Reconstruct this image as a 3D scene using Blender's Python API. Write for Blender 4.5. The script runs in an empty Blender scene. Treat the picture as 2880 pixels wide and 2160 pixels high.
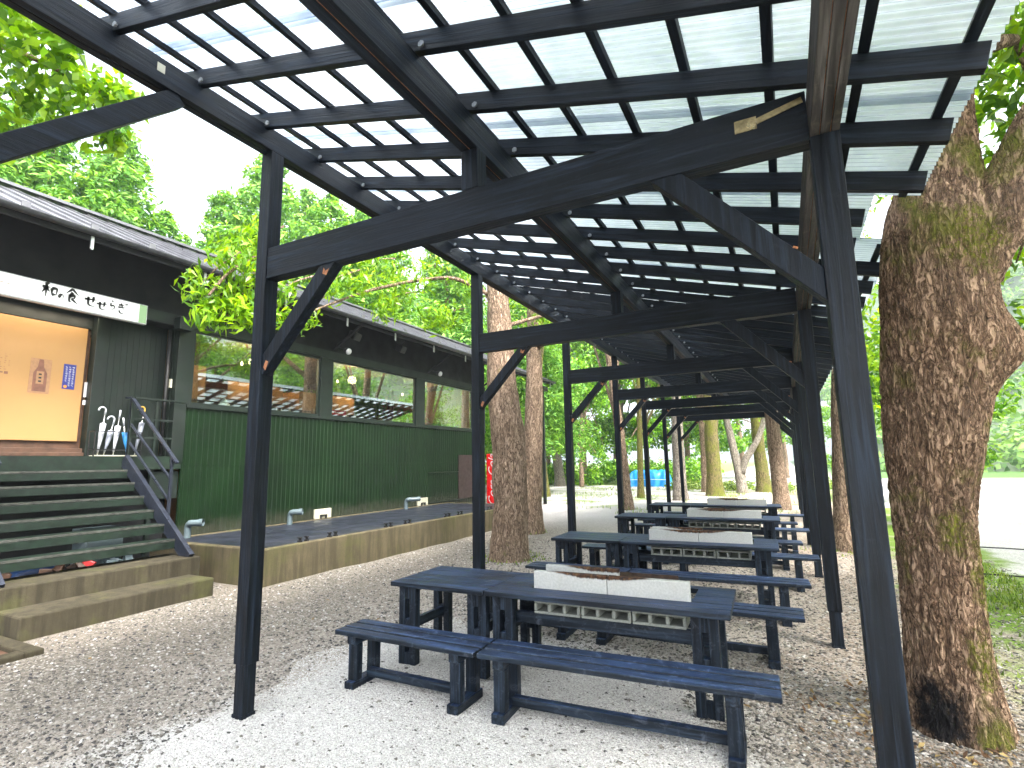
import bpy, math, random
import numpy as np
from mathutils import Vector, Matrix, noise as mnoise

rng = np.random.default_rng(7)
random.seed(7)
scene = bpy.context.scene
COL = scene.collection
R = math.radians

# ------------------------------------------------------------------ helpers
def link(name, data=None, parent=None, loc=None):
    o = bpy.data.objects.new(name, data)
    COL.objects.link(o)
    if parent is not None:
        o.parent = parent
    if loc is not None:
        o.location = loc
    return o

def tag(o, label=None, cat=None, group=None, kind=None):
    if label: o['label'] = label
    if cat: o['category'] = cat
    if group: o['group'] = group
    if kind: o['kind'] = kind
    return o

def empty(name, loc, label, cat, group=None, rz=0.0):
    o = link(name, None, None, loc)
    o.empty_display_size = 0.2
    o.rotation_euler.z = rz
    return tag(o, label, cat, group)

def copy_tree(o, parent=None):
    c = o.copy()
    COL.objects.link(c)
    c.parent = parent
    for ch in list(o.children):
        copy_tree(ch, c)
    return c

class MB:
    """collects boxes, bars and tubes into one mesh"""
    def __init__(s):
        s.v, s.f, s.m = [], [], []
    def add(s, vs, fs, mi=0):
        k = len(s.v)
        s.v += [tuple(v) for v in vs]
        s.f += [tuple(i + k for i in f) for f in fs]
        s.m += [mi] * len(fs)
        return s
    def box(s, x0, x1, y0, y1, z0, z1, mi=0):
        vs = [(x0, y0, z0), (x1, y0, z0), (x1, y1, z0), (x0, y1, z0), (x0, y0, z1), (x1, y0, z1), (x1, y1, z1), (x0, y1, z1)]
        return s.add(vs, [(0, 3, 2, 1), (4, 5, 6, 7), (0, 1, 5, 4), (1, 2, 6, 5), (2, 3, 7, 6), (3, 0, 4, 7)], mi)
    def bar(s, p, q, w, h, up=(0, 0, 1), mi=0):
        p, q = Vector(p), Vector(q)
        d = (q - p).normalized()
        u = Vector(up)
        a = d.cross(u).normalized()
        b = a.cross(d).normalized()
        a, b = a * w / 2, b * h / 2
        vs = [p - a - b, p + a - b, p + a + b, p - a + b, q - a - b, q + a - b, q + a + b, q - a + b]
        return s.add(vs, [(3, 2, 1, 0), (4, 5, 6, 7), (0, 1, 5, 4), (1, 2, 6, 5), (2, 3, 7, 6), (3, 0, 4, 7)], mi)
    def tube(s, pts, rad, n=10, mi=0, cap=True):
        pts = [Vector(p) for p in pts]
        if not hasattr(rad, '__len__'):
            rad = [rad] * len(pts)
        k = len(s.v)
        prev = None
        for i, p in enumerate(pts):
            d = (pts[min(i + 1, len(pts) - 1)] - pts[max(i - 1, 0)]).normalized()
            if prev is None:
                a = d.orthogonal().normalized()
            else:
                a = (prev - d * prev.dot(d)).normalized()
            prev = a
            b = d.cross(a)
            for j in range(n):
                t = 2 * math.pi * j / n
                s.v.append(tuple(p + (a * math.cos(t) + b * math.sin(t)) * rad[i]))
        for i in range(len(pts) - 1):
            for j in range(n):
                j2 = (j + 1) % n
                s.f.append((k + i * n + j, k + i * n + j2, k + (i + 1) * n + j2, k + (i + 1) * n + j))
                s.m.append(mi)
        if cap:
            s.f.append(tuple(k + j for j in reversed(range(n)))); s.m.append(mi)
            e = k + (len(pts) - 1) * n
            s.f.append(tuple(e + j for j in range(n))); s.m.append(mi)
        return s
    def mesh(s, name, mats, smooth=False):
        me = bpy.data.meshes.new(name)
        me.from_pydata(s.v, [], s.f)
        for m in (mats if isinstance(mats, (list, tuple)) else [mats]):
            me.materials.append(m)
        me.polygons.foreach_set('material_index', s.m)
        if smooth:
            me.polygons.foreach_set('use_smooth', [True] * len(s.f))
        me.update()
        return me
    def build(s, name, mats, parent=None, smooth=False, bevel=0.0, loc=None):
        o = link(name, s.mesh(name, mats, smooth), parent, loc)
        if bevel:
            b = o.modifiers.new('bevel', 'BEVEL')
            b.width = bevel
            b.segments = 2
            b.limit_method = 'ANGLE'
        return o

def np_mesh(name, verts, faces, mats, smooth=False):
    """verts (N,3), faces (M,k)"""
    me = bpy.data.meshes.new(name)
    n, (m, k) = len(verts), faces.shape
    me.vertices.add(n)
    me.vertices.foreach_set('co', np.ascontiguousarray(verts, np.float32).ravel())
    me.loops.add(m * k)
    me.loops.foreach_set('vertex_index', np.ascontiguousarray(faces, np.int32).ravel())
    me.polygons.add(m)
    me.polygons.foreach_set('loop_start', np.arange(0, m * k, k, dtype=np.int32))
    if smooth:
        me.polygons.foreach_set('use_smooth', np.ones(m, bool))
    for mt in (mats if isinstance(mats, (list, tuple)) else [mats]):
        me.materials.append(mt)
    me.update(calc_edges=True)
    return me

# ------------------------------------------------------------------ materials
class NT:
    def __init__(s, name):
        s.m = bpy.data.materials.new(name)
        s.m.use_nodes = True
        s.t = s.m.node_tree
        s.t.nodes.clear()
        s.out = s.t.nodes.new('ShaderNodeOutputMaterial')
    def n(s, typ, ins=None, **kw):
        nd = s.t.nodes.new('ShaderNode' + typ)
        for k, v in kw.items():
            setattr(nd, k, v)
        for k, v in (ins or {}).items():
            i = nd.inputs[k]
            if hasattr(v, 'is_linked') or isinstance(v, bpy.types.NodeSocket):
                s.t.links.new(v, i)
            else:
                if isinstance(v, tuple) and len(v) == 3 and i.type == 'RGBA':
                    v = v + (1,)
                i.default_value = v
        return nd
    def coord(s, which='Object', scale=(1, 1, 1), rot=(0, 0, 0)):
        tc = s.n('TexCoord')
        mp = s.n('Mapping', {'Vector': tc.outputs[which], 'Scale': scale, 'Rotation': rot})
        return mp.outputs[0]
    def noise(s, vec, scale, detail=4, rough=.55, dist=0.0):
        return s.n('TexNoise', {'Vector': vec, 'Scale': scale, 'Detail': detail, 'Roughness': rough, 'Distortion': dist}).outputs['Fac']
    def ramp(s, fac, stops, interp='LINEAR'):
        r = s.n('ValToRGB', {'Fac': fac})
        r.color_ramp.interpolation = interp
        el = r.color_ramp.elements
        while len(el) < len(stops):
            el.new(.5)
        for e, (p, c) in zip(el, stops):
            e.position = p
            e.color = (c if isinstance(c, tuple) else (c, c, c)) + (1,)
        return r.outputs[0]
    def math(s, op, a, b=0.0, clamp=False):
        nd = s.n('Math', {0: a, 1: b}, operation=op)
        nd.use_clamp = clamp
        return nd.outputs[0]
    def mix(s, fac, a, b, blend='MIX'):
        nd = s.n('Mix', data_type='RGBA', blend_type=blend)
        for i, v in ((0, fac), (6, a), (7, b)):
            if isinstance(v, bpy.types.NodeSocket):
                s.t.links.new(v, nd.inputs[i])
            else:
                nd.inputs[i].default_value = (v + (1,)) if isinstance(v, tuple) else v
        return nd.outputs[2]
    def smooth(s, val, a, b):
        return s.n('MapRange', {'Value': val, 'From Min': a, 'From Max': b}, interpolation_type='SMOOTHSTEP').outputs[0]
    def bump(s, h, strength=.5, dist=.01, normal=None):
        ins = {'Height': h, 'Strength': strength, 'Distance': dist}
        if normal is not None: ins['Normal'] = normal
        return s.n('Bump', ins).outputs[0]
    def principled(s, color, rough=.6, normal=None, metal=0.0, spec=.5, **kw):
        ins = {'Base Color': color, 'Roughness': rough, 'Metallic': metal, 'Specular IOR Level': spec}
        if normal is not None: ins['Normal'] = normal
        p = s.n('BsdfPrincipled', ins)
        for k, v in kw.items():
            p.inputs[k.replace('_', ' ')].default_value = v
        return p.outputs[0]
    def done(s, shader):
        s.t.links.new(shader, s.out.inputs[0])
        return s.m

def simple(name, color, rough=.6, metal=0.0, var=.25, scale=14, bump=.15, spec=.5):
    t = NT(name)
    v = t.coord()
    nz = t.noise(v, scale, 5)
    lo = tuple(c * (1 - var) for c in color); hi = tuple(min(1, c * (1 + var)) for c in color)
    c = t.ramp(nz, [(.3, lo), (.7, hi)])
    r = t.ramp(t.noise(v, scale * .6, 3), [(.3, max(.05, rough - .12)), (.7, min(1, rough + .12))])
    return t.done(t.principled(c, r, t.bump(t.noise(v, scale * 6, 3), bump, .004), metal, spec))

def wood_stain(name, grain, base=(.0038, .0060, .0098), worn=(.055, .060, .068), wear=.0, rough=.5):
    """black stained timber: grain is the axis the fibres run along"""
    t = NT(name)
    sc = [34, 34, 34]; sc['xyz'.index(grain)] = 1.6
    v = t.coord('Object', tuple(sc))
    info = t.n('ObjectInfo').outputs['Random']
    off = t.n('VectorMath', {0: v, 1: t.n('CombineXYZ', {0: t.math('MULTIPLY', info, 37.0), 1: t.math('MULTIPLY', info, 53.0), 2: 0.0}).outputs[0]}, operation='ADD').outputs[0]
    g = t.noise(off, 1.0, 6, .62, .6)
    big = t.noise(t.coord('Object', (1, 1, 1)), 2.2, 4)
    c = t.ramp(g, [(.30, tuple(x * .30 for x in base)), (.5, base), (.70, tuple(x * 4.4 for x in base))])
    c = t.mix(t.ramp(big, [(.42, 0.0), (.70, .55)]), c, tuple(x * 2.0 for x in base))
    knots = t.n('TexVoronoi', {'Vector': t.coord('Object', tuple(2.1 if a == grain else 9 for a in 'xyz')), 'Scale': 1.0, 'Randomness': 1.0}).outputs['Distance']
    c = t.mix(t.ramp(knots, [(.05, 1.0), (.13, 0.0)]), c, (.006, .006, .007))
    if wear:
        w = t.noise(t.coord('Object', (1, 1, 1)), 11, 7, .78, .8)
        c = t.mix(t.ramp(w, [(.60 - wear * .07, 0.0), (.72, .8 * wear)]), c, worn)
    if wear > .5:                            # sky light painted into the colour: upward faces paler and bluer
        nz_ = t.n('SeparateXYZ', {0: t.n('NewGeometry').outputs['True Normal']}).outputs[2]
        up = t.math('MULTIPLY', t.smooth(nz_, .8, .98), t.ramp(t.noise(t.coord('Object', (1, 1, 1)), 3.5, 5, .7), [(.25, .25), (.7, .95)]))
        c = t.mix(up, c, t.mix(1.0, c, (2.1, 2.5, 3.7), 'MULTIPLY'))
    r = t.ramp(g, [(.3, rough - .1), (.7, rough + .14)])
    return t.done(t.principled(c, r, t.bump(g, 1.0, .006), spec=.22))

M = {}
for a in 'xyz':
    M['wood_' + a] = wood_stain('black_stained_timber_' + a, a, worn=(.030, .036, .044), wear=.35)
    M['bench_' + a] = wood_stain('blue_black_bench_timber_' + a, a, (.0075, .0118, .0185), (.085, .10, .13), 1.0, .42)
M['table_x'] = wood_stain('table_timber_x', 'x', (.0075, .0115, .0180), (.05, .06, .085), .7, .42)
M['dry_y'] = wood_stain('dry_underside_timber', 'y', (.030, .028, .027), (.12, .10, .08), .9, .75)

def m_gravel_ground():
    t = NT('gravel_ground')
    pos = t.n('NewGeometry').outputs['Position']
    sep = t.n('SeparateXYZ', {0: pos})
    X, Y = sep.outputs[0], sep.outputs[1]
    big = t.noise(pos, .7, 5)
    wob = t.math('MULTIPLY', t.math('SUBTRACT', big, .5), 1.6)
    wob2 = t.math('MULTIPLY', t.math('SUBTRACT', t.noise(pos, 3.1, 4), .5), .8)
    Xw = t.math('ADD', X, t.math('ADD', wob, wob2))
    Yw = t.math('ADD', Y, wob)
    # stone cells at two sizes
    v1 = t.n('TexVoronoi', {'Vector': pos, 'Scale': 48.0})
    v2 = t.n('TexVoronoi', {'Vector': pos, 'Scale': 110.0})
    cell = t.n('SeparateColor', {0: v1.outputs['Color']}).outputs[0]
    cell2 = t.n('SeparateColor', {0: v2.outputs['Color']}).outputs[1]
    fine = t.noise(pos, 60, 4)
    gray = t.ramp(cell, [(0, (.05, .046, .040)), (.3, (.125, .113, .094)), (.7, (.20, .182, .152)), (1, (.34, .32, .28))])
    soil = t.ramp(fine, [(.3, (.12, .100, .078)), (.7, (.20, .170, .136))])
    left = t.mix(t.ramp(big, [(.4, .25), (.62, .55)]), gray, soil)
    pale = t.ramp(cell2, [(0, (.28, .268, .25)), (.25, (.48, .46, .43)), (1, (.64, .62, .585))])
    beige = t.mix(.55, t.ramp(cell, [(0, (.15, .13, .11)), (.5, (.31, .27, .23)), (1, (.48, .44, .39))]), (.36, .315, .265))
    dirt = t.mix(t.ramp(cell, [(.55, 0.0), (.75, .8)]), t.ramp(fine, [(.3, (.10, .072, .05)), (.7, (.25, .19, .14))]), (.36, .32, .28))
    bank = t.ramp(cell, [(0, (.30, .295, .285)), (.5, (.42, .41, .40)), (1, (.56, .55, .53))])
    grass = t.ramp(fine, [(.3, (.06, .11, .015)), (.7, (.20, .28, .05))])
    # under the pergola further back: beige; white patch near the first row
    c = t.mix(t.smooth(Xw, -2.2, .2), left, beige)
    far_path = t.math('MULTIPLY', t.smooth(Yw, 9, 15), t.math('SUBTRACT', 1.0, t.smooth(Xw, -1.5, 1.0)))
    c = t.mix(far_path, c, t.mix(.5, t.ramp(cell, [(0, (.22, .215, .215)), (1, (.42, .41, .40))]), (.34, .325, .31)))
    pm = t.math('MULTIPLY', t.smooth(Xw, -.45, -.02), t.math('SUBTRACT', 1.0, t.smooth(Xw, 2.9, 3.5)))
    pm = t.math('MULTIPLY', pm, t.math('SUBTRACT', 1.0, t.smooth(Yw, 1.7, 3.0)))
    c = t.mix(pm, c, pale)
    dm = t.math('MULTIPLY', t.smooth(Xw, 3.0, 3.9), t.math('SUBTRACT', 1.0, t.smooth(Xw, 5.0, 5.8)))
    c = t.mix(t.math('MULTIPLY', dm, t.ramp(big, [(.3, .4), (.6, .95)])), c, dirt)
    bm = t.math('MAXIMUM', t.smooth(Xw, 5.9, 6.7), t.math('MULTIPLY', t.smooth(Yw, 29, 33), t.smooth(Xw, -3.5, -1.0)))
    c = t.mix(bm, c, bank)
    wood = t.math('MULTIPLY', t.smooth(Yw, 34, 38), t.math('SUBTRACT', 1.0, t.smooth(Xw, -5.0, -2.0)))
    c = t.mix(wood, c, grass)
    gm = t.math('MULTIPLY', t.smooth(Yw, 15, 20), t.math('SUBTRACT', 1.0, t.smooth(Xw, 6.0, 8.0)))
    gm = t.math('MULTIPLY', gm, t.ramp(t.noise(pos, .55, 5), [(.53, 0.0), (.62, .8)]))
    c = t.mix(gm, c, grass)
    fg = t.math('MULTIPLY', t.smooth(Yw, 44, 52), t.smooth(X, 4, 9))
    c = t.mix(fg, c, t.ramp(fine, [(.3, (.03, .085, .012)), (.7, (.075, .15, .03))]))
    rv = t.math('MULTIPLY', t.math('MULTIPLY', t.smooth(Xw, 4.8, 5.4), t.math('SUBTRACT', 1.0, t.smooth(Xw, 6.3, 6.9))), t.ramp(t.noise(pos, 1.3, 5), [(.36, 0.0), (.50, .95)]))
    c = t.mix(rv, c, t.ramp(fine, [(.3, (.06, .13, .006)), (.7, (.17, .27, .02))]))
    h = t.math('ADD', t.math('MULTIPLY', t.math('SUBTRACT', 1.0, v1.outputs['Distance']), .6), t.math('MULTIPLY', t.math('SUBTRACT', 1.0, v2.outputs['Distance']), .25))
    return t.done(t.principled(c, .9, t.bump(h, .8, .02), spec=.25))
M['ground'] = m_gravel_ground()

def m_stone(name, stops):
    t = NT(name)
    rn = t.n('NewGeometry').outputs['Random Per Island']
    c = t.ramp(rn, stops)
    nz = t.noise(t.coord('Object'), 90, 3)
    c = t.mix(t.ramp(nz, [(.4, 0.0), (.75, .35)]), c, t.mix(.5, c, (.10, .09, .08)))
    return t.done(t.principled(c, .85, spec=.3))
M['stone_gray'] = m_stone('gray_gravel_stone', [(0, (.03, .031, .036)), (.2, (.09, .083, .074)), (.5, (.17, .153, .130)), (.78, (.27, .248, .215)), (.93, (.42, .40, .37)), (1, (.52, .50, .47))])
M['stone_pale'] = m_stone('pale_crushed_stone', [(0, (.16, .15, .14)), (.07, (.40, .385, .36)), (.5, (.54, .52, .49)), (1, (.72, .70, .665))])

def m_leaf(name, dark, mid, light, trans=.4, rough=.42):
    t = NT(name)
    rn = t.n('NewGeometry').outputs['Random Per Island']
    c = t.ramp(rn, [(0, dark), (.45, mid), (.8, light), (1, tuple(min(1, x * 1.25) for x in light))])
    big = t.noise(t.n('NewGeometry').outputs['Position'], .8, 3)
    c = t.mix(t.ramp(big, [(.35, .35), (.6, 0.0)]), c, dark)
    p = t.principled(c, rough, spec=.4)
    tr = t.n('BsdfTranslucent', {'Color': t.mix(1.0, c, (1.5, 1.35, .5), 'MULTIPLY')}).outputs[0]
    return t.done(t.n('MixShader', {0: trans, 1: p, 2: tr}).outputs[0])
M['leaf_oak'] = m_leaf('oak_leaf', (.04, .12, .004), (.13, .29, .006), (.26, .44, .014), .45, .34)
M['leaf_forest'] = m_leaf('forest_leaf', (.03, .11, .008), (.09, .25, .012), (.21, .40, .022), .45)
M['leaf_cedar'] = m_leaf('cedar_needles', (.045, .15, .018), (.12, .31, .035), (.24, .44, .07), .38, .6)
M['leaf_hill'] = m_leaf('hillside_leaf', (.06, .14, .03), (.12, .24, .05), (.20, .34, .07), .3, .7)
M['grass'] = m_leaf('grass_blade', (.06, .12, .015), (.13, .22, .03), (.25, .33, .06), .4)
M['dead_leaf'] = m_leaf('dead_leaf', (.06, .03, .015), (.15, .08, .035), (.30, .22, .09), .15, .7)

def m_bark(name, lo=(.035, .024, .018), mid=(.15, .105, .075), hi=(.30, .225, .165), moss=.35, freq=1.0, char=None, mossy=()):
    t = NT(name)
    def crack(scale, sc, off):
        n = t.noise(t.coord('Object', (scale * freq, scale * freq, scale * freq * sc)), 1.0, 4, .55, 1.1)
        return t.math('ABSOLUTE', t.math('SUBTRACT', n, off))
    k1, k2 = crack(8, .27, .5), crack(14, .30, .48)
    kk = t.math('MINIMUM', t.smooth(k1, 0.0, .095), t.smooth(k2, -.02, .08))
    fine = t.noise(t.coord('Object', (60, 60, 16)), 1.0, 6, .65)
    h = t.math('ADD', t.math('MULTIPLY', kk, .62), t.math('MULTIPLY', fine, .55))
    c = t.ramp(h, [(.22, lo), (.5, mid), (.95, hi)])
    c = t.mix(t.ramp(t.noise(t.coord('Object', (1, 1, 1)), 1.7, 4), [(.4, 0.0), (.7, .5)]), c, t.mix(.5, c, (.10, .085, .07)))
    mm = t.ramp(t.noise(t.coord('Object', (1.0, 1.0, .8)), 1.9, 6, .68), [(.68 - moss * .22, 0.0), (.76 - moss * .14, .85)])
    c = t.mix(mm, c, t.ramp(fine, [(.3, (.07, .085, .01)), (.7, (.20, .21, .03))]))
    for pc, ps in mossy:
        dv = t.n('VectorMath', {0: t.coord('Object'), 1: pc}, operation='SUBTRACT').outputs[0]
        ln = t.n('VectorMath', {0: t.n('VectorMath', {0: dv, 1: ps}, operation='MULTIPLY').outputs[0]}, operation='LENGTH').outputs['Value']
        ln = t.math('ADD', ln, t.math('MULTIPLY', t.math('SUBTRACT', t.noise(t.coord('Object'), 11, 6, .75), .5), 2.4))
        mk = t.math('MULTIPLY', t.math('SUBTRACT', 1.0, t.smooth(ln, .45, 1.05)), t.ramp(t.noise(t.coord('Object'), 38, 5, .75), [(.42, .15), (.58, .95)]))
        c = t.mix(mk, c, t.ramp(fine, [(.3, (.06, .07, .006)), (.7, (.21, .22, .022))]))
    if char:
        dv = t.n('VectorMath', {0: t.coord('Object'), 1: char[0]}, operation='SUBTRACT').outputs[0]
        dv = t.n('VectorMath', {0: dv, 1: char[1]}, operation='MULTIPLY').outputs[0]
        ln = t.n('VectorMath', {0: dv}, operation='LENGTH').outputs['Value']
        ln = t.math('ADD', ln, t.math('MULTIPLY', t.math('SUBTRACT', t.noise(t.coord('Object'), 9, 6, .75), .5), 1.9))
        c = t.mix(t.math('SUBTRACT', 1.0, t.smooth(ln, .40, 1.05)), c, (.012, .011, .012))
    return t.done(t.principled(c, .92, t.bump(h, 1.0, .03), spec=.2))
M['bark_big'] = m_bark('furrowed_bark_big', (.045, .028, .018), (.26, .160, .100), (.45, .305, .205), .62, 1.9, ((-.20, -.27, .14), (5.2, 3.6, 3.3)), [((.10, -.22, .47), (8.5, 5, 4.2)), ((.16, -.12, .95), (9, 6, 3.4)), ((.02, -.24, 1.25), (9, 5, 5.0)), ((.30, -.26, 3.15), (4.5, 3.5, 3.4)), ((.12, -.30, .03), (6, 4, 7))])
M['bark'] = m_bark('brown_bark', (.06, .04, .028), (.27, .185, .125), (.46, .34, .245), .25, 1.7)
M['bark_moss'] = m_bark('mossy_bark', (.035, .03, .014), (.15, .12, .05), (.24, .20, .09), 1.15, 1.3)
M['bark_gray'] = m_bark('gray_bark', (.07, .06, .05), (.25, .215, .18), (.40, .36, .31), .35, 1.6)

def m_concrete(name, base=(.30, .27, .21), moss=.6):
    t = NT(name)
    v = t.coord()
    n1, n2 = t.noise(v, 2.6, 6, .65), t.noise(v, 40, 5, .7)
    c = t.ramp(n1, [(.3, tuple(x * .62 for x in base)), (.65, base), (.85, tuple(x * 1.3 for x in base))])
    c = t.mix(t.ramp(n2, [(.35, .0), (.75, .4)]), c, tuple(x * .5 for x in base))
    st = t.noise(t.coord('Object', (6, 6, .5)), 1.3, 5, .7)
    c = t.mix(t.math('MULTIPLY', t.ramp(st, [(.44, 0.0), (.60, .9)]), moss), c, tuple(x * .42 for x in base))
    c = t.mix(t.math('MULTIPLY', t.ramp(t.noise(v, 1.1, 5, .7), [(.5, 0.0), (.7, .75)]), moss), c, (.075, .08, .022))
    return t.done(t.principled(c, .9, t.bump(t.math('ADD', n2, n1), .5, .006), spec=.25))
M['concrete'] = m_concrete('weathered_concrete', (.060, .051, .031), .9)
M['concrete_rust'] = m_concrete('trough_concrete', (.112, .093, .054), .8)

def m_block():
    t = NT('pale_concrete_block')
    v = t.coord()
    n2 = t.noise(v, 70, 5, .7)
    c = t.ramp(n2, [(.3, (.22, .235, .21)), (.7, (.33, .345, .31))])
    c = t.mix(t.ramp(t.noise(v, 4, 5), [(.5, 0.0), (.7, .3)]), c, (.36, .37, .33))
    return t.done(t.principled(c, .92, t.bump(n2, .5, .004), spec=.2))
M['block'] = m_block()

HT = .215                                    # height of the grill slabs
def m_slab():
    """white grill slab, burnt brown along the top inner edge"""
    t = NT('burnt_white_slab')
    tc = t.n('TexCoord').outputs['Object']
    s = t.n('SeparateXYZ', {0: tc})
    n2 = t.noise(tc, 60, 4)
    c = t.ramp(n2, [(.3, (.40, .405, .385)), (.7, (.52, .525, .50))])
    jag = t.noise(t.coord('Object', (1, 1, .3)), 26, 4, .65)
    big = t.noise(t.coord('Object', (1, 1, .2)), 5.5, 3)
    mid = t.math('SUBTRACT', 1.0, t.smooth(t.math('ABSOLUTE', t.math('ADD', s.outputs[0], .06)), .06, .46))
    depth = t.math('MULTIPLY', mid, t.math('MULTIPLY', t.math('ADD', t.math('MULTIPLY', big, .9), t.math('MULTIPLY', jag, 1.0)), .036))
    top = s.outputs[2]
    burn = t.smooth(t.math('ADD', top, depth), HT - .004, HT + .010)
    c = t.mix(t.math('MULTIPLY', t.ramp(t.noise(tc, 7, 5), [(.5, 0.0), (.75, .5)]), t.smooth(top, HT - .16, HT)), c, (.36, .33, .27))
    c = t.mix(burn, c, t.ramp(t.noise(tc, 30, 4), [(.35, (.016, .011, .010)), (.55, (.075, .036, .018)), (.74, (.20, .12, .06))]))
    return t.done(t.principled(c, .85, t.bump(n2, .3, .003), spec=.25))
M['slab'] = m_slab()
M['ash'] = simple('gray_ash', (.045, .04, .036), .95, var=.6, scale=40, bump=.6)
M['rust'] = simple('rusty_iron', (.045, .026, .017), .8, .2, .6, 25, .5)

def m_siding():
    t = NT('green_painted_steel')
    v = t.coord()
    c = t.ramp(t.noise(v, 1.1, 5, .6), [(.3, (.0022, .0085, .0025)), (.7, (.0046, .0170, .0046))])
    st = t.noise(t.coord('Object', (9, 9, .35)), 1.0, 5, .7)
    c = t.mix(t.ramp(st, [(.52, 0.0), (.75, .35)]), c, (.009, .020, .009))
    zz = t.n('SeparateXYZ', {0: t.n('NewGeometry').outputs['Position']}).outputs[2]
    mud = t.math('MULTIPLY', t.math('SUBTRACT', 1.0, t.smooth(t.math('SUBTRACT', zz, t.math('MULTIPLY', t.noise(v, 7, 5, .7), .55)), .25, .62)), .75)
    c = t.mix(mud, c, (.035, .036, .026))
    return t.done(t.principled(c, t.ramp(t.noise(v, 5, 4), [(.3, .34), (.7, .52)]), t.bump(t.noise(v, 20, 2), .05, .004), spec=.22))
M['siding'] = m_siding()
M['green_dark'] = simple('dark_green_paint', (.0036, .0085, .0058), .5, var=.3, scale=5, bump=.1)
M['green_step'] = simple('worn_green_steel', (.0065, .0145, .009), .45, var=.45, scale=9, bump=.2)
M['tread_top'] = simple('worn_tread_edge', (.040, .042, .036), .55, var=.6, scale=14, bump=.3)
M['soffit'] = simple('black_soffit', (.0035, .004, .0055), .75, var=.4, scale=4)
M['black'] = simple('black_plastic', (.012, .012, .013), .5, var=.3)
M['rubber'] = simple('black_rubber_lid', (.014, .017, .027), .42, var=.5, scale=3.5, bump=.25)
M['steel_bluegray'] = simple('blue_gray_painted_steel', (.018, .022, .034), .38, .2, .35, 10, .1)
M['roof_metal'] = simple('gray_metal_roof', (.15, .15, .16), .38, .6, .25, 3, .1)
M['pipe'] = simple('gray_pvc', (.095, .13, .145), .4, var=.15, scale=8, bump=.05)
M['white_paint'] = simple('white_plastic', (.5, .51, .53), .4, var=.08, scale=8, bump=.05)
M['cream'] = simple('cream_plate', (.42, .41, .32), .5, var=.1)
M['pale_metal'] = simple('galvanised_steel', (.45, .46, .46), .35, .8, .2, 20, .1)
M['brass'] = simple('zinc_plated_steel', (.26, .20, .10), .35, .8, .4, 30, .2)
M['end_grain'] = simple('bare_cut_timber', (.32, .13, .055), .8, var=.5, scale=60)
M['warm_wood'] = simple('warm_interior_timber', (.42, .21, .085), .55, var=.3, scale=5)
M['dark_wood'] = simple('dark_interior_timber', (.07, .035, .02), .6, var=.4, scale=6)
M['floor_wood'] = simple('interior_floor', (.14, .08, .045), .5, var=.3, scale=4)
M['door_wood'] = simple('yellow_door_panel', (.36, .205, .078), .5, var=.05, scale=1.2, bump=.03)
M['poster_blue'] = simple('blue_poster', (.022, .03, .20), .5, var=.1)
M['poster_tan'] = simple('tan_bottle_poster', (.30, .165, .085), .6, var=.15, scale=20)
M['poster_brown'] = simple('brown_ink', (.16, .07, .045), .6, var=.2)
M['ink'] = simple('black_ink', (.012, .012, .012), .6, var=.2)
M['orange'] = simple('orange_ink', (.75, .25, .03), .6, var=.1)
M['red'] = simple('red_machine_paint', (.62, .012, .014), .3, var=.06, scale=3, bump=.02)
M['red_sign'] = simple('red_sign_paint', (.45, .02, .02), .45, var=.1)
M['umbrella_white'] = simple('white_umbrella_fabric', (.36, .38, .42), .5, var=.1)
M['umbrella_blue'] = simple('blue_umbrella_fabric', (.02, .16, .38), .5, var=.25)
M['umbrella_gray'] = simple('gray_umbrella_fabric', (.22, .24, .29), .5, var=.2)
M['yellow'] = simple('yellow_handle', (.62, .40, .08), .5, var=.1)
M['tarp'] = simple('blue_tarpaulin', (.012, .20, .52), .35, var=.3, scale=2.5, bump=.3)
M['bottle'] = simple('mixed_bottle', (.10, .06, .03), .25, var=.7, scale=3)

def m_emit(name, color, strength):
    t = NT(name)
    return t.done(t.n('Emission', {'Color': color, 'Strength': strength}).outputs[0])
M['bulb'] = m_emit('lit_bulb', (1, .70, .34, 1), 3.0)
M['sign_face'] = m_emit('lit_sign_face', (.96, 1.0, .94, 1), .19)
M['sign_edge'] = m_emit('lit_sign_end', (.55, .85, .45, 1), .125)

def m_products():
    t = NT('vending_window')
    v = t.coord('Object', (14, 14, 9))
    vo = t.n('TexVoronoi', {'Vector': v, 'Scale': 1.0, 'Randomness': .3}, distance='CHEBYCHEV')
    c = t.n('HueSaturation', {'Color': vo.outputs['Color'], 'Saturation': .9, 'Value': .9}).outputs[0]
    return t.done(t.principled(t.mix(.35, c, (.8, .85, .8)), .25))
M['products'] = m_products()

def m_glass():
    t = NT('window_glass')
    lw = t.n('LayerWeight', {'Blend': .5}).outputs['Facing']
    fr = t.math('ADD', .27, t.math('MULTIPLY', t.math('POWER', lw, 3.0), .7), True)
    tr = t.n('BsdfTransparent', {'Color': (.80, .86, .80)}).outputs[0]
    gl = t.n('BsdfGlossy', {'Color': (.95, 1, .95), 'Roughness': .015}).outputs[0]
    return t.done(t.n('MixShader', {0: fr, 1: tr, 2: gl}).outputs[0])
M['glass'] = m_glass()

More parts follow.
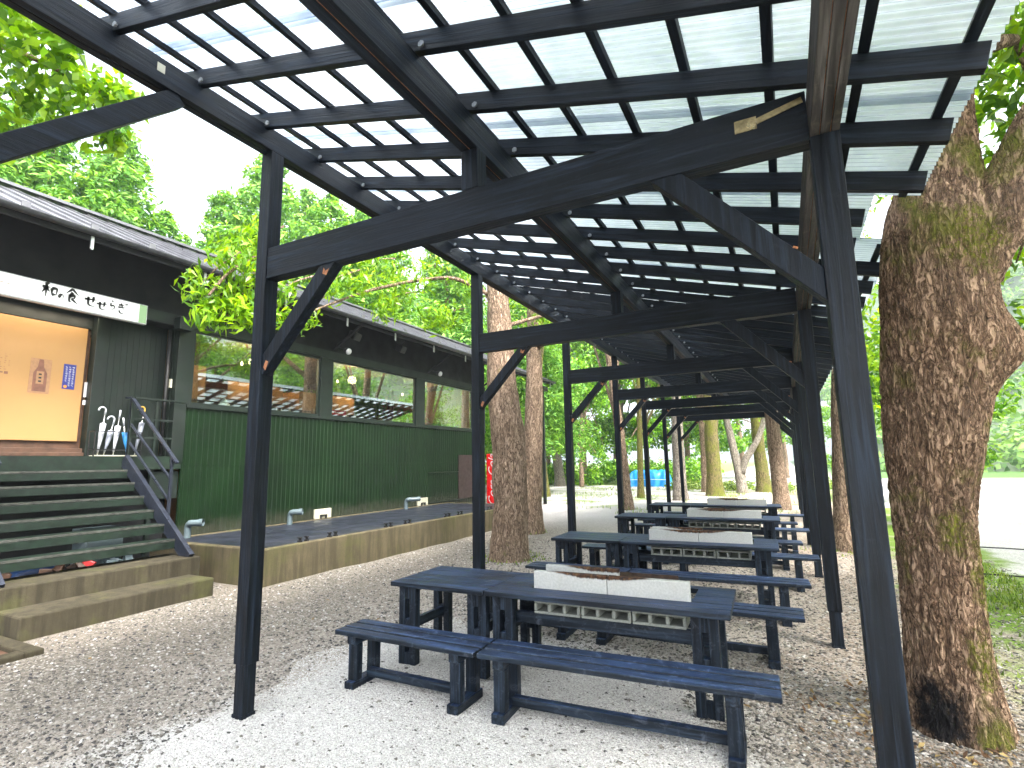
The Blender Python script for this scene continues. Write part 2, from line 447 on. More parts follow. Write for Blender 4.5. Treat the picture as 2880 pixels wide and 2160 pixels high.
def m_poly():
    t = NT('clear_corrugated_polycarbonate')
    dirt = t.noise(t.coord('Object', (1.2, 1.2, 1.2)), 3.0, 6, .65)
    k = t.ramp(dirt, [(.35, (.66, .71, .76)), (.75, (.46, .52, .59))])
    lw = t.n('LayerWeight', {'Blend': .5}).outputs['Facing']
    k = t.mix(t.smooth(lw, .08, .80), k, (.14, .185, .25))
    tr = t.n('BsdfTransparent', {'Color': k}).outputs[0]
    tl = t.n('BsdfTranslucent', {'Color': k}).outputs[0]
    gl = t.n('BsdfGlossy', {'Color': (.9, .95, 1), 'Roughness': .14}).outputs[0]
    a = t.n('MixShader', {0: .90, 1: tr, 2: tl}).outputs[0]
    fr = t.math('ADD', .05, t.math('MULTIPLY', t.math('POWER', lw, 5.0), .8))
    return t.done(t.n('MixShader', {0: fr, 1: a, 2: gl}).outputs[0])
M['poly'] = m_poly()

# ------------------------------------------------------------------ camera, light, world
cam = bpy.data.cameras.new('camera')
co = link('camera', cam)
RT = Vector((0.8886339391630244, 0.4582781587720618, -0.017630977287011088))
UP = Vector((0.08371077258334993, -0.1242832993525746, 0.9887093445778374))
FW = Vector((-0.45091266196582336, 0.880076582289591, 0.14880517660474016))
CAMP = Vector((3.5935288614159773, -2.7230575262292604, 1.7327717997986591))
mw = Matrix((RT, UP, -FW)).transposed().to_4x4()
mw.translation = CAMP
co.matrix_world = mw
cam.sensor_width = 36
cam.lens = 18.536
cam.clip_start = .05
cam.clip_end = 2000
scene.camera = co

SUN_EL, SUN_AZ = R(55), R(118)          # azimuth clockwise from +Y
w = bpy.data.worlds.new('World'); scene.world = w; w.use_nodes = True
nt = w.node_tree; nt.nodes.clear()
sky = nt.nodes.new('ShaderNodeTexSky'); sky.sky_type = 'NISHITA'; sky.sun_disc = False
sky.sun_elevation = SUN_EL; sky.sun_rotation = SUN_AZ
sky.air_density = 1.0; sky.dust_density = 6.0; sky.ozone_density = 1.0
hs = nt.nodes.new('ShaderNodeHueSaturation'); hs.inputs['Saturation'].default_value = .42
bg = nt.nodes.new('ShaderNodeBackground'); bg.inputs['Strength'].default_value = .15
wo = nt.nodes.new('ShaderNodeOutputWorld')
nt.links.new(sky.outputs[0], hs.inputs['Color']); nt.links.new(hs.outputs[0], bg.inputs['Color']); nt.links.new(bg.outputs[0], wo.inputs[0])
sl = bpy.data.lights.new('sun', 'SUN'); sl.energy = 1.5; sl.angle = R(16); sl.color = (1, .96, .9)
so = link('sun', sl)
d = Vector((math.sin(SUN_AZ) * math.cos(SUN_EL), math.cos(SUN_AZ) * math.cos(SUN_EL), math.sin(SUN_EL)))
so.rotation_euler = (-d).to_track_quat('-Z', 'Y').to_euler()
scene.view_settings.view_transform = 'Standard'
scene.view_settings.look = 'None'
scene.view_settings.exposure = 2.88
scene.view_settings.gamma = 1
scene.render.engine = 'CYCLES'
scene.cycles.use_denoising = True
scene.cycles.max_bounces = 8
scene.cycles.transparent_max_bounces = 12
scene.cycles.caustics_reflective = False
scene.cycles.caustics_refractive = False
scene.cycles.sample_clamp_indirect = 6

# ------------------------------------------------------------------ ground
def grid_axis(lo, hi, near_lo, near_hi, step):
    a = list(np.arange(near_lo, near_hi + 1e-6, step))
    x, s = near_hi, step
    while x < hi: s *= 1.35; x += s; a.append(x)
    x, s = near_lo, step; b = []
    while x > lo: s *= 1.35; x -= s; b.append(x)
    return np.array(b[::-1] + a)

def ground_z(x, y):
    x, y = np.asarray(x, float), np.asarray(y, float)
    return .012 * np.sin(x * 2.1 + .6 * y) * np.sin(y * 1.7 - .4 * x) + .006 * np.sin(5.3 * x + 1.1) * np.sin(4.7 * y) - .012
gx, gy = grid_axis(-600, 600, -8, 9, .16), grid_axis(-120, 900, -4, 16, .16)
GX, GY = np.meshgrid(gx, gy)
V = np.stack([GX.ravel(), GY.ravel(), ground_z(GX, GY).ravel()], 1)
nx, ny = len(gx), len(gy)
I = (np.arange(ny - 1)[:, None] * nx + np.arange(nx - 1)[None]).ravel()
g = link('ground', np_mesh('ground', V, np.stack([I, I + 1, I + nx + 1, I + nx], 1), M['ground'], True))
tag(g, kind='structure')

# loose stones
def stones(name, pts, sizes, mat, label):
    n = len(pts)
    base = np.array([(1, 0, 0), (0, 1, 0), (-1, 0, 0), (0, -1, 0), (0, 0, 1), (0, 0, -1)], float)
    v = base[None] * (0.7 + .6 * rng.random((n, 6, 1))) + rng.normal(0, .16, (n, 6, 3))
    v[:, :, 2] *= .55
    a = rng.random(n) * 6.283
    c, s = np.cos(a)[:, None], np.sin(a)[:, None]
    x, y = v[:, :, 0] * c - v[:, :, 1] * s, v[:, :, 0] * s + v[:, :, 1] * c
    v = np.stack([x * 1.15, y * .9, v[:, :, 2]], 2) * sizes[:, None, None] + pts[:, None]
    f = np.array([(0, 1, 4), (1, 2, 4), (2, 3, 4), (3, 0, 4), (1, 0, 5), (2, 1, 5), (3, 2, 5), (0, 3, 5)])
    F = (f[None] + 6 * np.arange(n)[:, None, None]).reshape(-1, 3)
    o = link(name, np_mesh(name, v.reshape(-1, 3), F, mat))
    tag(o, label, 'gravel', kind='stuff')
    return o

def scatter(n, x0, x1, y0, y1, keep):
    p = np.stack([rng.uniform(x0, x1, n), rng.uniform(y0, y1, n)], 1)
    d = np.hypot(p[:, 0] - CAMP.x, p[:, 1] - CAMP.y)
    k = (rng.random(n) < np.clip((4.2 / d) ** 2, 0, 1)) & keep(p[:, 0], p[:, 1])
    return p[k], d[k]
def not_built(x, y):
    return ~((x < -3.3) & ((y > 2.6) | ((y > -.1) & (y < 2.35) & (x < -3.6)))) & (x > -7)
wob = lambda x, y: .35 * np.sin(x * 1.3 + y * 2.1) + .18 * np.sin(4.1 * x - 3.3 * y + 1)
is_patch = lambda x, y: (x + wob(x, y) * .6 > -.22) & (x + wob(x, y) < 3.1) & (y + wob(x, y) < 2.3)
p, dd = scatter(520000, -7, 6.5, -3.2, 9, lambda x, y: not_built(x, y) & (~is_patch(x, y) | (rng.random(len(x)) < .06)))
sz = (.0045 + .0125 * rng.random(len(p)) ** 3.2) * (1 + .03 * dd)
stones('gravel', np.column_stack([p, ground_z(p[:, 0], p[:, 1]) + sz * .12]), sz, M['stone_gray'], 'loose gray and brown gravel spread over the yard')
p, dd = scatter(330000, -.8, 3.6, -3.0, 4, lambda x, y: is_patch(x, y) | (rng.random(len(x)) < .05))
sz = (.003 + .006 * rng.random(len(p)) ** 2.2) * (1 + .03 * dd)
stones('crushed_stone', np.column_stack([p, ground_z(p[:, 0], p[:, 1]) + sz * .1]), sz, M['stone_pale'], 'fine white crushed stone under the nearest table row')

# ------------------------------------------------------------------ pergola
W = 3.876
FR = [-3.28, 0.0, 3.28, 6.60, 9.87, 12.75, 15.60, 18.35]
ZT0, ZT1 = 3.209, 3.462
XM = 1.948
Y0, Y1 = -4.0, 18.75
perg = empty('pergola', (0, 0, 0), 'long black timber pergola with clear corrugated roof over the table rows', 'pergola')
def rz(x): return 4.46 - .272 * (x - .06)      # underside of the rafters
ZB = {0.0: 4.303, XM: 3.731, W: 3.218}
h = .06

post_l = MB().box(-h, h, -h, h, .343, 4.303).mesh('post', M['wood_z'])
post_r = MB().box(-h, h, -h, h, .315, 3.218).mesh('post', M['wood_z'])
foot = MB().box(-.049, .049, -.049, .049, -.06, .345).box(-.056, .056, -.056, .056, -.06, .012).mesh('post_foot', M['wood_z'])
foot_r = MB().box(-.049, .049, -.049, .049, -.06, .317).box(-.056, .056, -.056, .056, -.06, .012).mesh('post_foot', M['wood_z'])
scr = MB().tube([(0, -.05, .2), (0, -.054, .2)], .007, 8).mesh('screw', M['brass'])
tie_m = MB().box(h, W - h, -.052, .052, ZT0, ZT1).mesh('tie_beam', M['wood_x'])
king = MB().box(XM - h, XM + h, -.058, .058, ZT1, 3.731).mesh('king_post', M['wood_z'])
def brace_mesh(p, q, mat):
    m = MB(); m.bar(p, q, .085, .10, (0, 0, 1))
    d = (Vector(q) - Vector(p)).normalized()
    return m.mesh('brace', mat)
brL = MB(); brL.add([(h, -.045, 2.44), (h, -.045, 2.60), (.64, -.045, ZT0), (.79, -.045, ZT0), (h, .045, 2.44), (h, .045, 2.60), (.64, .045, ZT0), (.79, .045, ZT0)],
                   [(0, 3, 2, 1), (4, 5, 6, 7), (0, 1, 5, 4), (1, 2, 6, 5), (2, 3, 7, 6), (3, 0, 4, 7)])
brL_m = brL.mesh('brace', M['wood_z'])
brR = MB(); brR.add([(W - h, -.045, 2.43), (W - h, -.045, 2.585), (3.23, -.045, ZT0), (3.07, -.045, ZT0), (W - h, .045, 2.43), (W - h, .045, 2.585), (3.23, .045, ZT0), (3.07, .045, ZT0)],
                   [(0, 1, 2, 3), (4, 7, 6, 5), (0, 4, 5, 1), (1, 5, 6, 2), (2, 6, 7, 3), (3, 7, 4, 0)])
brR_m = brR.mesh('brace', M['wood_z'])
endg = MB().box(-.018, .018, -.03, .03, -.022, .022).mesh('bracket_plate', M['brass'])
def bev(o, wdt=.004):
    b = o.modifiers.new('bevel', 'BEVEL'); b.width = wdt; b.segments = 2; b.limit_method = 'ANGLE'
    return o
for i, y in enumerate(FR):
    for x, pm, fm in ((0.0, post_l, foot), (W, post_r, foot_r)):
        po = bev(link('post', pm, perg, (x, y, 0)))
        pf = bev(link('post_foot', fm, po, (0, 0, 0)))
    bev(link('tie_beam', tie_m, perg, (0, y, 0)))
    bev(link('king_post', king, perg, (0, y, 0)))
    bl = bev(link('brace', brL_m, perg, (0, y, 0)))
    br = bev(link('brace', brR_m, perg, (0, y, 0)))
    # little pale plates where the braces were cut and nailed
    sp = MB(); sp.add([(.075, -.047, 2.50), (.10, -.047, 2.47), (.13, -.047, 2.535), (.10, -.047, 2.55)], [(0, 1, 2, 3)])
    sp.add([(.67, -.047, 3.14), (.71, -.047, 3.12), (.735, -.047, 3.17), (.70, -.047, 3.155), (.68, -.047, 3.185)], [(0, 1, 2, 3, 4)])
    sp.build('bare_patch', M['end_grain'], bl)
    sp = MB(); sp.add([(3.70, -.047, 2.70), (3.72, -.047, 2.69), (3.725, -.047, 2.70), (3.705, -.047, 2.71)], [(0, 1, 2, 3)])
    sp.build('bare_patch', M['end_grain'], br)
# twisted strap on the first tie beam near the right post
st = MB()
st.box(3.50, 3.60, -.0565, -.0525, 3.335, 3.40)
st.bar((3.60, -.057, 3.37), (3.80, -.060, 3.415), .004, .030, (0, 0, 1))
st.build('metal_strap', M['brass'], perg)

# along-beams with the built-up seam on their undersides
def long_beam(x, z0, hh=.19):
    m = MB()
    m.box(x - h, x - .004, Y0, Y1, z0, z0 + hh, 0)
    m.box(x + .004, x + h, Y0, Y1, z0, z0 + hh, 0)
    m.box(x - .004, x + .004, Y0, Y1, z0 + .006, z0 + hh - .002, 1)
    return m.build('eave_beam', [M['wood_y'], M['end_grain']], perg, bevel=.003)
for x in (0.0, XM): long_beam(x, ZB[x])
m = MB(); m.box(W - h, W - .022, Y0, Y1, ZB[W], ZB[W] + .19); m.box(W - .018, W + .022, Y0, Y1, ZB[W] + .003, ZB[W] + .19); m.box(W + .026, W + h, Y0, Y1, ZB[W], ZB[W] + .19)
m.box(W - .022, W - .018, Y0, Y1, ZB[W] + .01, ZB[W] + .187, 1); m.box(W + .022, W + .026, Y0, Y1, ZB[W] + .01, ZB[W] + .187, 1)
m.build('eave_beam', [M['dry_y'], M['end_grain']], perg, bevel=.003)
# the brace running back from the left beam towards the row's near end
m = MB(); m.bar((0, -.80, 4.295), (0, -3.22, 1.875), .10, .12, (0, 0, 1)); m.build('brace', M['wood_y'], perg, bevel=.004)
MB().box(.0605, .063, -.965, -.915, 4.385, 4.445).build('label_plate', M['cream'], perg)

# rafters with bolts
ang = math.atan(.272)
ca = math.cos(ang)
XR0, XR1 = -.16, 4.44
RL = (XR1 - XR0) / ca
def rafter_mesh(L): return MB().box(0, L, -.0225, .0225, 0, .12).mesh('rafter', M['wood_x'])
raf_full = rafter_mesh(RL); raf_short = rafter_mesh((4.20 - XR0) / ca)
bolt_m = MB().tube([(0, -.03, 0), (0, .03, 0)], .011, 6).tube([(0, -.036, 0), (0, -.028, 0)], .019, 6).mesh('bolt', simple('dull_bolt_steel', (.20, .21, .22), .45, .7))
k = -7
while True:
    y = -.12 + .547 * k
    if y > Y1 - .1: break
    if y > Y0 + .1:
        short = 1.3 < y < 2.2
        r = bev(link('rafter', raf_short if short else raf_full, perg, (XR0, y, rz(XR0))), .003)
        r.rotation_euler = (0, ang, 0)
        if y < 14:
            for bx in (.10, XM + h + .035):
                link('bolt', bolt_m, r, ((bx - XR0) / ca, -.004, .028))
    k += 1
# battens along the roof
BT = [.01, .385, .76, 1.14, 1.50, 1.86, 2.17, 2.54, 2.91, 3.29, 3.67, 4.045, 4.405]
for bx in BT:
    z = rz(bx) + .12 / ca
    mb = MB()
    if bx > 4.2:
        mb.box(-.0225, .0225, Y0, 1.32, 0, .032); mb.box(-.0225, .0225, 2.26, Y1, 0, .032)
    else:
        mb.box(-.0225, .0225, Y0, Y1, 0, .032)
    b = mb.build('batten', M['wood_y'], perg, loc=(bx, 0, z + .002))
    b.rotation_euler = (0, ang, 0)
# corrugated sheets, ribs running down the slope
def sheet(y0, y1, x1, zoff):
    n = int((y1 - y0) / .050 * 8)
    ys = np.linspace(y0, y1, n + 1)
    zc = .009 * np.cos(ys * 2 * math.pi / .050)
    xs = np.array([-.22, 1.2, 2.6, x1])
    V = []
    for x in xs:
        zz = rz(x) + .12 / ca + .046 + zoff
        V.append(np.stack([np.full(n + 1, x), ys, zz + zc], 1))
    V = np.concatenate(V); m1 = n + 1
    F = []
    for j in range(len(xs) - 1):
        a = np.arange(n) + j * m1
        F.append(np.stack([a, a + m1, a + m1 + 1, a + 1], 1))
    link('roof_sheet', np_mesh('roof_sheet', V, np.concatenate(F), M['poly'], True), perg)
ed = [Y0, -2.40, -.87, .30, 1.34, 2.22, 3.30, 4.8, 6.4, 8.0, 9.6, 11.2, 12.8, 14.4, 16.0, 17.4, Y1]
for i in range(len(ed) - 1):
    notch = abs(ed[i] - 1.34) < .01
    sheet(ed[i] - (0 if notch else .04), ed[i + 1] + (0 if notch else .04), 4.27 if notch else 4.515, .004 * (i % 2))

# ------------------------------------------------------------------ tables, grills, benches
def leg_pair(m, x, y, z1, wx=.18, wy=.07):
    """two uprights with spacer blocks and a slot between them"""
    b = (wx - .05) / 2
    m.box(x - wx / 2, x - .025, y - wy / 2, y + wy / 2, 0, z1)
    m.box(x + .025, x + wx / 2, y - wy / 2, y + wy / 2, 0, z1)
    for za, zb in ((.0, .10), (.27, .38), (z1 - .12, z1 - .002)):
        m.box(x - .025, x + .025, y - wy / 2 + .004, y + wy / 2 - .004, za, zb)
    return m

def planks(x0, x1, y0, y1, z0, z1, n, gap):
    m = MB(); wd = (y1 - y0 - gap * (n - 1)) / n
    for i in range(n):
        a = y0 + i * (wd + gap)
        m.box(x0, x1, a, a + wd, z0, z1)
    return m

ROWN = ['nearest', 'second', 'third', 'farthest']
TGRP, GGRP = 'black picnic tables under the pergola', 'concrete block grills in the tables'
ROWS = [(.36, 1.14, .010), (.62, 4.17, .016), (.60, 7.28, .004), (.60, 10.12, .020)]
def make_side_table():
    t = empty('side_table', (0, 0, 0), 'x', 'table', TGRP)
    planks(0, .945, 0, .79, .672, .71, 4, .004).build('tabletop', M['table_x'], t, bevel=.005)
    for lx in (.115, .83):
        for ly in (.13, .66):
            leg_pair(MB(), 0, 0, .672).build('leg', M['bench_z'], t, bevel=.003, loc=(lx, ly, 0))
    for lx in (.13, .80):
        MB().box(lx - .022, lx + .022, .167, .622, .29, .37).build('side_rail', M['bench_y'], t, bevel=.003)
        MB().box(lx - .022, lx + .022, .167, .622, .60, .665).build('side_rail', M['bench_y'], t, bevel=.003)
    return t
def make_grill_table():
    t = empty('grill_table', (0, 0, 0), 'x', 'table', TGRP)
    m = MB(); X1 = 1.86
    # top with an opening for the grill
    for a, b in ((0, .125), (.127, .262)): m.box(0, X1, a, b, .672, .71)
    for a, b in ((.69, .79),): m.box(0, X1, a, b, .672, .71)
    for a, b in ((.264, .475), (.477, .688)):
        m.box(0, .312, a, b, .672, .71); m.box(1.585, X1, a, b, .672, .71)
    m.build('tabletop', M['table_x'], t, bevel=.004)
    for lx in (.12, 1.68):
        for ly in (.13, .66):
            leg_pair(MB(), 0, 0, .672).build('leg', M['bench_z'], t, bevel=.003, loc=(lx, ly, 0))
    for lx in (.12, 1.68):
        MB().box(lx - .02, lx + .02, .166, .624, .36, .4395).build('side_rail', M['bench_y'], t, bevel=.003)
    for ly in (.225, .575):
        MB().box(.08, 1.72, ly - .022, ly + .022, .44, .528).build('long_rail', M['bench_x'], t, bevel=.003)
    return t
def make_grill():
    g = empty('block_grill', (0, 0, 0), 'x', 'grill', GGRP)
    def hollow():
        m = MB()
        m.box(-.195, .195, 0, .19, 0, .021); m.box(-.195, .195, 0, .19, .079, .10)
        xs = [-.195, -.105, -.072, .0 - .0165 + .018, .034, .105, .195]
        for a, b in ((-.195, -.168), (-.078, -.048), (.048, .078), (.168, .195)):
            m.box(a, b, 0, .19, .021, .079)
        return m
    hm = hollow().mesh('hollow_block', M['block'])
    for yy in (.0, .235):
        for i in range(3):
            bev(link('hollow_block', hm, g, (-.398 + .398 * i, yy, 0)), .008)
    MB().box(-.60, .60, .1315, .3605, .1005, .112).build('ash_bed', M['ash'], g)
    # slab origins stay on the seam, so the burn runs across it
    for a, b in ((-.62, -.002), (.002, .62)):
        bev(link('slab', MB().box(a, b, 0, .06, 0, HT).mesh('slab', M['slab']), g, (0, .07, .1005)), .007)
    bev(link('slab', MB().box(-.63, .02, 0, .06, 0, HT).mesh('slab', M['slab']), g, (0, .362, .0985)), .007)
    MB().box(.03, .50, .366, .372, .113, .298).build('iron_plate', M['rust'], g)
    MB().box(-.55, -.40, .1315, .3605, .24, .246).box(.35, .5, .1315, .3605, .24, .246).build('grate_bar', M['rust'], g)
    return g
def make_bench(L, la, lb):
    b = empty('bench', (0, 0, 0), 'x', 'bench', 'black three-plank benches beside the tables')
    m = planks(0, L, 0, .345, .384, .42, 3, .019)
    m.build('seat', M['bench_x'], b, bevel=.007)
    for lx in (la, lb):
        MB().box(-.042, .042, .012, .333, .325, .383).build('bearer', M['bench_y'], b, bevel=.004, loc=(lx, 0, 0))
        for yy in (.065, .28):
            MB().box(-.044, .044, yy - .034, yy + .034, .05, .3245).build('leg', M['bench_z'], b, bevel=.004, loc=(lx, 0, 0))
        MB().box(-.047, .047, -.005, .35, -.015, .0495).build('foot', M['bench_y'], b, bevel=.006, loc=(lx, 0, 0))
    MB().box(la + .045, lb - .045, .145, .205, .052, .112).build('stretcher', M['bench_x'], b, bevel=.004)
    return b
st0, gt0, gr0, bs0, bl0 = make_side_table(), make_grill_table(), make_grill(), make_bench(1.31, .17, 1.14), make_bench(1.92, .16, 1.66)
placed = set()
for r, (x, y, rot) in enumerate(ROWS):
    nm = ROWN[r]
    def put(o, dx, dy, label, rr=rot):
        c = copy_tree(o) if o.name in placed else o
        placed.add(o.name)
        c.location = (x + dx, y + dy, 0); c.rotation_euler.z = rr
        c['label'] = label
        return c
    put(st0, 0, 0, 'short black slotted-leg table at the left end of the %s table row' % nm)
    put(gt0, .955, .012, 'long black table holding the block grill in the %s table row' % nm, rot + .022)
    c = put(gr0, 1.905, .225, ['white block grill with a brown burnt top in the nearest table', 'white block grill with dripping rust stains in the second table', 'white block grill standing in the third table from the front', 'pale gray block grill in the farthest table'][r], rot + .022)
    c.location.z = .5305
    jx = random.uniform(-.03, .03)
    put(bs0, -.14 + jx, -.50, 'short black bench at the near left side of the %s table row' % nm, rot * .3)
    put(bl0, 1.19 + jx * .5, -.49, 'long black bench at the near right side of the %s table row' % nm, rot + .045)
    put(bs0, -.06 - jx, 1.27, 'short black bench behind the left half of the %s table row' % nm, rot)
    put(bl0, 1.34, 1.285, 'long black bench behind the right half of the %s table row' % nm, rot + .01)
# ------------------------------------------------------------------ restaurant building
XW = -6.30                                   # face of the front wall
bld = empty('restaurant_building', (XW, 0, 0), 'long dark green restaurant building with big windows and a gray metal roof', 'building')
BX = XW
def bpart(mb, name, mats, parent=None, smooth=False, bevel=0.0):
    """geometry given in world metres, parented to the building"""
    o = mb.build(name, mats, None, smooth, bevel)
    par = parent or bld
    o.parent = par
    o.location = -Vector(world_of(par))
    return o
def world_of(o):
    v = Vector((0, 0, 0))
    while o is not None:
        v = v + o.location
        o = o.parent
    return v
ZF, ZS, ZH = 1.97, 2.93, 4.38                # floor, window sill, window head
YP0, YP1 = -.35, 2.98                        # porch opening
YE = 14.3
# ribbed siding below the windows, one part either side of the porch
def siding(y0, y1, z0, z1, x=XW):
    m = MB()
    m.box(x - .05, x, y0, y1, z0, z1)
    y = y0 + .02
    while y < y1 - .05:
        m.add([(x, y, z0), (x + .016, y + .012, z0), (x + .016, y + .036, z0), (x, y + .048, z0), (x, y, z1), (x + .016, y + .012, z1), (x + .016, y + .036, z1), (x, y + .048, z1)],
              [(0, 1, 5, 4), (1, 2, 6, 5), (2, 3, 7, 6), (4, 5, 6, 7)])
        y += .115
    return m
m = siding(YP1 + .22, YE, 1.80, ZS - .06); bpart(m, 'wall', M['siding'])
m = siding(YP1 + .22, YE, .0, 1.782); m.box(XW - .03, XW + .004, YP1 + .22, YE, 1.782, 1.80); bpart(m, 'wall', M['siding'])
m = siding(-7.0, YP0 - .15, 0, 4.36); bpart(m, 'wall', M['siding'])
# window band: sill, head, posts
bpart(MB().box(XW - .10, XW + .045, YP1 + .22, YE, ZS - .058, ZS), 'sill', M['green_dark'])
bpart(MB().box(XW - .12, XW + .03, -7.0, YE, ZH, ZH + .20), 'fascia', M['green_dark'])
bpart(MB().box(XW - .10, XW + .0, -7, YE, ZH + .201, 5.55), 'wall', M['soffit'])
WIN = [(3.26, 6.39), (6.76, 10.13), (10.56, 13.45)]
for a, b in ((2.98, 3.26), (6.39, 6.76), (10.13, 10.56), (13.45, YE)):
    bpart(MB().box(XW - .12, XW + .025, a, b, ZS, ZH), 'post', M['green_dark'], bevel=.006)
bpart(MB().box(XW - .12, XW + .028, 2.98, 3.20, 1.86, ZS), 'post', M['green_dark'], bevel=.006)
for i, (a, b) in enumerate(WIN):
    f = MB()
    f.box(XW - .07, XW - .01, a, b, ZS, ZS + .05).box(XW - .07, XW - .01, a, b, ZH - .05, ZH)
    f.box(XW - .07, XW - .01, a, a + .05, ZS + .05, ZH - .05).box(XW - .07, XW - .01, b - .05, b, ZS + .05, ZH - .05)
    fo = bpart(f, 'window', M['green_dark'])
    bpart(MB().box(XW - .045, XW - .037, a + .05, b - .05, ZS + .05, ZH - .05), 'pane', M['glass'], fo)
# dark sliding panel near the far end of the wall
dp = bpart(MB().box(XW + .018, XW + .05, 12.45, 13.75, .60, 2.05), 'door', simple('dark_brown_panel', (.022, .010, .010), .6, var=.4), bevel=.005)
bpart(MB().box(XW + .02, XW + .045, 10.75, 13.05, 1.475, 1.505).box(XW + .02, XW + .045, 10.80, 13.0, .565, .59), 'rail', M['green_dark'])
# roof: metal sheet with standing seams, gutter and hooks
XE, ZE = -5.30, 5.26
SL = .47
XRG = -9.6
zr = lambda x: ZE + SL * (XE - x)
ry0, ry1 = -7.5, 18.6
m = MB()
m.add([(XE, ry0, ZE), (XE, ry1, ZE), (XRG, ry1, zr(XRG)), (XRG, ry0, zr(XRG)), (XE, ry0, ZE - .05), (XE, ry1, ZE - .05), (XRG, ry1, zr(XRG) - .05), (XRG, ry0, zr(XRG) - .05),],
      [(0, 1, 2, 3), (7, 6, 5, 4), (0, 4, 5, 1), (1, 5, 6, 2), (3, 7, 4, 0)])
xb = XRG - (XE - XRG)
m.add([(XRG, ry0, zr(XRG)), (XRG, ry1, zr(XRG)), (xb, ry1, ZE), (xb, ry0, ZE)], [(0, 1, 2, 3)])
y = ry0 + .1
while y < ry1:
    m.bar((XE + .01, y, ZE + .018), (XRG, y, zr(XRG) + .018), .03, .035, (0, 0, 1))
    y += .42
m.bar((XRG, ry0, zr(XRG) + .05), (XRG, ry1, zr(XRG) + .05), .3, .06)
roof = bpart(m, 'roof', M['roof_metal'])
gmesh = MB().box(-.015, .015, -.05, .05, 0, .08).mesh('snow_guard', M['roof_metal'])
y = ry0 + .31                                 # snow guards along the eave
while y < ry1:
    link('snow_guard', gmesh, roof, Vector((XE - .345, y, zr(XE - .345) + .01)) - world_of(roof))
    y += .84
# soffit boarding and rafters under the overhang
m = MB()
m.add([(XE - .01, ry0, ZE - .055), (XE - .01, ry1, ZE - .055), (XW - .2, ry1, zr(XW - .2) - .055), (XW - .2, ry0, zr(XW - .2) - .055),
       (XE - .01, ry0, ZE - .085), (XE - .01, ry1, ZE - .085), (XW - .2, ry1, zr(XW - .2) - .085), (XW - .2, ry0, zr(XW - .2) - .085)],
      [(0, 1, 2, 3), (7, 6, 5, 4), (0, 4, 5, 1), (2, 6, 7, 3), (1, 5, 6, 2), (3, 7, 4, 0)])
y = ry0 + .2
while y < ry1:
    m.bar((XE - .04, y, ZE - .125), (XW - .02, y, zr(XW) - .125), .05, .08)
    y += .91
bpart(m, 'soffit', M['soffit'])
bpart(MB().box(XE - .02, XE + .012, ry0, ry1, ZE - .16, ZE - .004), 'fascia', M['soffit'])
gm = MB()
pr = [(math.cos(t) * .06, math.sin(t) * .06) for t in np.linspace(math.pi, 2 * math.pi, 9)]
for (a, b), (c, d2) in zip(pr[:-1], pr[1:]):
    gm.add([(XE + .08 + a, ry0, ZE - .03 + b), (XE + .08 + c, ry0, ZE - .03 + d2), (XE + .08 + c, ry1, ZE - .03 + d2), (XE + .08 + a, ry1, ZE - .03 + b)], [(0, 1, 2, 3)])
gm.box(XE + .138, XE + .146, ry0, ry1, ZE - .034, ZE - .022)
gut = bpart(gm, 'gutter', simple('dark_gutter', (.05, .052, .058), .4, .3))
hk = MB().box(-.012, .012, -.02, .02, -.20, .0).box(-.05, .012, -.02, .02, -.012, 0).mesh('gutter_hook', M['pale_metal'])
yy = 1.35
for y in np.arange(-2.4, 18.4, 1.72):
    link('gutter_hook', hk, gut, (XE + .02, y, ZE - .07)).location = Vector((XE + .02, y, ZE - .09)) - world_of(gut)
# struts under the eave with flood lamps
for y in (4.7, 6.75, 10.7, 14.2):
    bpart(MB().bar((XW + .02, y, 4.62), (XE - .05, y, ZE - .12), .05, .05), 'strut', M['soffit'])
for y in (6.86, 10.8):
    l = MB().tube([(-.02, 0, .0), (-.06, 0, .02), (-.16, 0, .06)], [.085, .08, .04], 14)
    l.tube([(-.16, 0, .06), (-.34, 0, .14)], .012, 6)
    L = bpart(l, 'spot_lamp', M['black'])
    L.location += Vector((-5.85, y, 4.56))
    MB().tube([(-.022, 0, 0), (.012, 0, -.012), (.03, 0, -.018)], [.082, .07, .02], 14).build('lens', M['white_paint'], L)
for y in (7.05, 8.85):
    l = MB().box(-.10, .10, -.14, .14, -.10, .09).bar((0, 0, .09), (.03, 0, .22), .03, .03)
    L = bpart(l, 'flood_lamp', M['black'], bevel=.01)
    L.location += Vector((-5.85, y, 5.0)); L.rotation_euler = (0, R(25), R(10))
    MB().box(.101, .108, -.11, .11, -.08, .07).build('lens', M['black'], L)
# recessed porch: back wall, door, side wall, deck
XD = -6.75
XQ = -6.62
bpart(MB().box(XQ - .06, XQ, 1.99, 2.96, 1.97, 4.36).box(XD - .06, XD, -.35, 1.99, 4.12, 4.36), 'wall', M['green_dark'])
m = MB()
for i in range(10): m.box(XQ + .001, XQ + .006, 2.01 + i * .094, 2.01 + i * .094 + .088, 1.98, 4.30)
bpart(m, 'wall', M['green_dark'])
bpart(MB().box(XD - .02, XQ + .03, 1.80, 1.99, 1.97, 4.33), 'door_jamb', M['green_dark'], bevel=.006)
bpart(MB().box(XQ, XW - .12, 2.965, 3.03, 1.97, 4.36), 'wall', M['green_dark'])
bpart(MB().box(XD, XW - .12, YP0 - .14, YP0 - .07, 1.97, 4.36), 'wall', M['green_dark'])
bpart(MB().box(XD - .02, XW + .02, YP0 - .12, 3.0, 4.362, 4.40), 'ceiling', M['soffit'])
